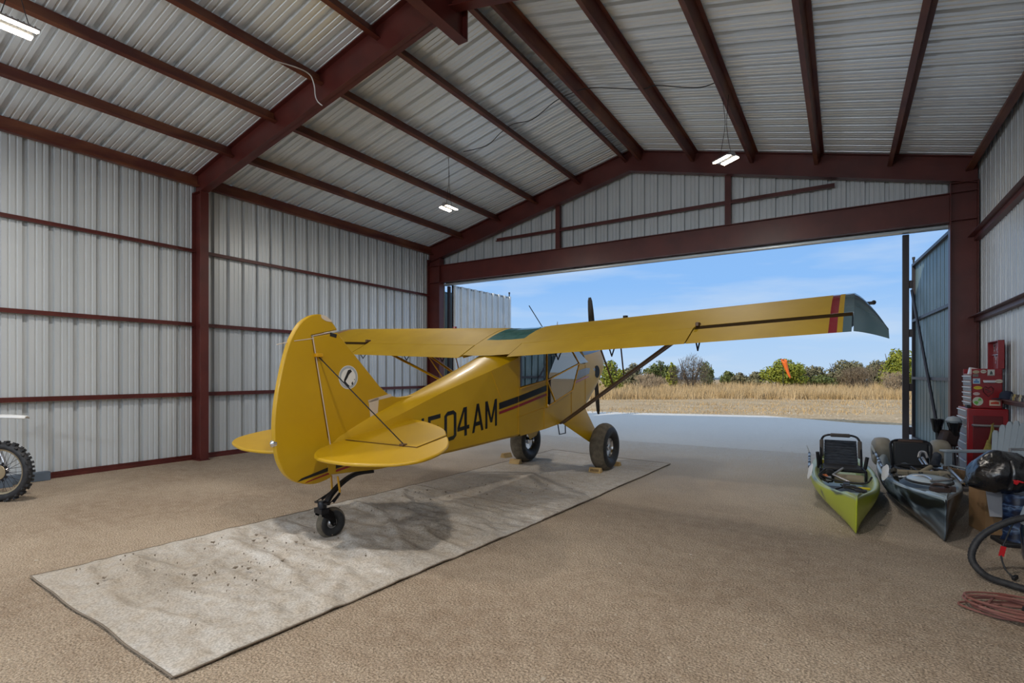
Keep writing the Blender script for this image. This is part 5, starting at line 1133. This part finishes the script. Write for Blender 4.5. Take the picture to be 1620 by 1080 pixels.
# more of the row, seen only from a step aside
for k in range(7):
    px = [760, 830, 900, 930, 1470, 1530, 1600][k]; kd = ['dark', 'grey', 'lime', 'dark', 'grey', 'lime', 'dark'][k]
    shrub(['dark juniper far left of the propeller, hidden behind the airplane', 'grey oak hidden behind the cabin', 'lime juniper hidden behind the engine cowling', 'dark juniper hidden just left of the propeller', 'grey oak hidden by the right door leaf', 'lime juniper hidden behind the right corner column', 'dark juniper hidden behind the tool chest'][k], px, 60, 56, 568, kd, G, nleaf=500, name='oak' if kd == 'grey' else 'juniper')
# tall dry grass: nobody could count it
mb = MB(); vs, fs = mb.v, mb.f
def blades(n, d0, d1, px0, px1, h0, h1):
    for k in range(n):
        d = d0 + (d1 - d0) * random.random() ** 1.0; px = random.uniform(px0, px1); p = far(px, d)
        cl = NZ.noise(Vector((p.x * .22, p.y * .22, 0))); cl2 = NZ.noise(Vector((p.x * 1.1, p.y * 1.1, 4)))
        if cl2 < -.12 and random.random() < .75: continue
        h = random.uniform(h0, h1) * (1. + .55 * cl + .5 * cl2); q = random.uniform(0, 2 * pi); s = .012 + d * .00035; ln = random.gauss(0, .22) * h; l2 = random.gauss(0, .22) * h
        o = len(vs); vs.extend([(p.x - s * cos(q), p.y - s * sin(q), -.05), (p.x + s * cos(q), p.y + s * sin(q), -.05), (p.x + ln, p.y + l2, h)]); fs.append((o, o + 1, o + 2)); mb.m.append(0)
blades(26000, 33, 40, 700, 1640, .25, .75); blades(22000, 40, 70, 700, 1640, .3, .8)
tag(mb.build('grass', mat('dry_grass_blades', (.42, .29, .14), (.56, .42, .24), .5, .8, spec=.2), smooth=False), 'tall straw-coloured dry grass in front of the trees', 'grass', kind='stuff')
mb = MB(); vs, fs = mb.v, mb.f
blades(9000, 21, 33, 800, 1640, .02, .10)
tag(mb.build('stubble', bpy.data.materials['dry_grass_blades'], smooth=False), 'short straw stubble on the mown strip', 'grass', kind='stuff')
mb = MB()
for k in range(900):
    d = random.uniform(18.5, 33); p = far(random.uniform(860, 1500), d); pebble(mb, p - Vector((0, 0, .02)), random.uniform(.012, .04))
tag(mb.build('field_stones', ground_mat('field_stone', (.48, .41, .31), (.62, .55, .45), (.5, .42, .33), .2), smooth=False), 'pale stones strewn over the mown strip', 'stones', kind='stuff')
# far hills
mb = MB(); D = 900.; row = []
for k in range(60):
    px = 500 + 1200 * k / 59; tp = 596.5 + 2.2 * NZ.noise(Vector((px * .01, 0, 0))); p = far(px, D); row.append((p, EYE_Z - (tp - HZ) * D / FPX))
mb.loft([[(p.x, p.y, -80) for p, z in row], [(p.x, p.y, z) for p, z in row], [(p.x * 1.5, p.y * 1.5, z - 4) for p, z in row]], closed=False, caps=False)
struct(mb.build('hills', mat('blue_hills', (.10, .15, .21), (.14, .18, .22), .02, .9)), 'distant low bluish hills on the horizon', 'hills')
# ------------------------------------------------------------------ sun, sky, exposure
SD = Vector((.6, 1.45, -1.)).normalized()
L = bpy.data.lights.new('sun', 'SUN'); L.energy = 3.1; L.angle = radians(.6); L.color = (1., .90, .74)
so = bpy.data.objects.new('sun', L); COL.objects.link(so); so.rotation_euler = SD.to_track_quat('-Z', 'Y').to_euler()
wd = bpy.data.worlds.new('sky'); SC.world = wd; wd.use_nodes = True; nt = wd.node_tree; nt.nodes.clear()
out = nt.nodes.new('ShaderNodeOutputWorld'); bgn = nt.nodes.new('ShaderNodeBackground')
tc = nt.nodes.new('ShaderNodeTexCoord'); sx = nt.nodes.new('ShaderNodeSeparateXYZ'); nt.links.new(tc.outputs['Generated'], sx.inputs[0])
grd = nt.nodes.new('ShaderNodeValToRGB'); e = grd.color_ramp.elements
for k, (pos, c_) in enumerate([(0., (.50, .67, .88)), (.06, (.42, .63, .92)), (.16, (.27, .52, .93)), (.32, (.24, .47, .88)), (.5, (.50, .66, .90)), (1., (.55, .68, .88))]):
    q = e[k] if k < 2 else e.new(pos)
    q.position = pos; q.color = (*c_, 1)
nt.links.new(sx.outputs['Z'], grd.inputs[0])
mp = nt.nodes.new('ShaderNodeMapping'); mp.inputs['Scale'].default_value = (1., 1., 6.)
n = nt.nodes.new('ShaderNodeTexNoise'); n.inputs['Scale'].default_value = 3.4; n.inputs['Detail'].default_value = 6
r = nt.nodes.new('ShaderNodeValToRGB'); r.color_ramp.elements[0].position = .50; r.color_ramp.elements[1].position = .80; r.color_ramp.elements[1].color = (.7, .7, .7, 1)
mx = nt.nodes.new('ShaderNodeMixRGB'); mx.inputs[2].default_value = (.66, .76, .88, 1)
nt.links.new(tc.outputs['Generated'], mp.inputs[0]); nt.links.new(mp.outputs[0], n.inputs['Vector']); nt.links.new(n.outputs['Fac'], r.inputs[0])
nt.links.new(grd.outputs[0], mx.inputs[1]); nt.links.new(r.outputs[0], mx.inputs[0]); nt.links.new(mx.outputs[0], bgn.inputs[0]); nt.links.new(bgn.outputs[0], out.inputs[0])
bgn.inputs[1].default_value = 1.
vs_ = SC.view_settings; vs_.view_transform = 'Standard'; vs_.look = 'None'; vs_.gamma = 1; vs_.exposure = 0; vs_.use_curve_mapping = False
SC.display_settings.display_device = 'sRGB'
SC.cycles.use_denoising = True; SC.cycles.max_bounces = 8; SC.cycles.diffuse_bounces = 5; SC.cycles.glossy_bounces = 4; SC.cycles.transparent_max_bounces = 12; SC.cycles.sample_clamp_indirect = 6; SC.cycles.caustics_reflective = False; SC.cycles.caustics_refractive = False
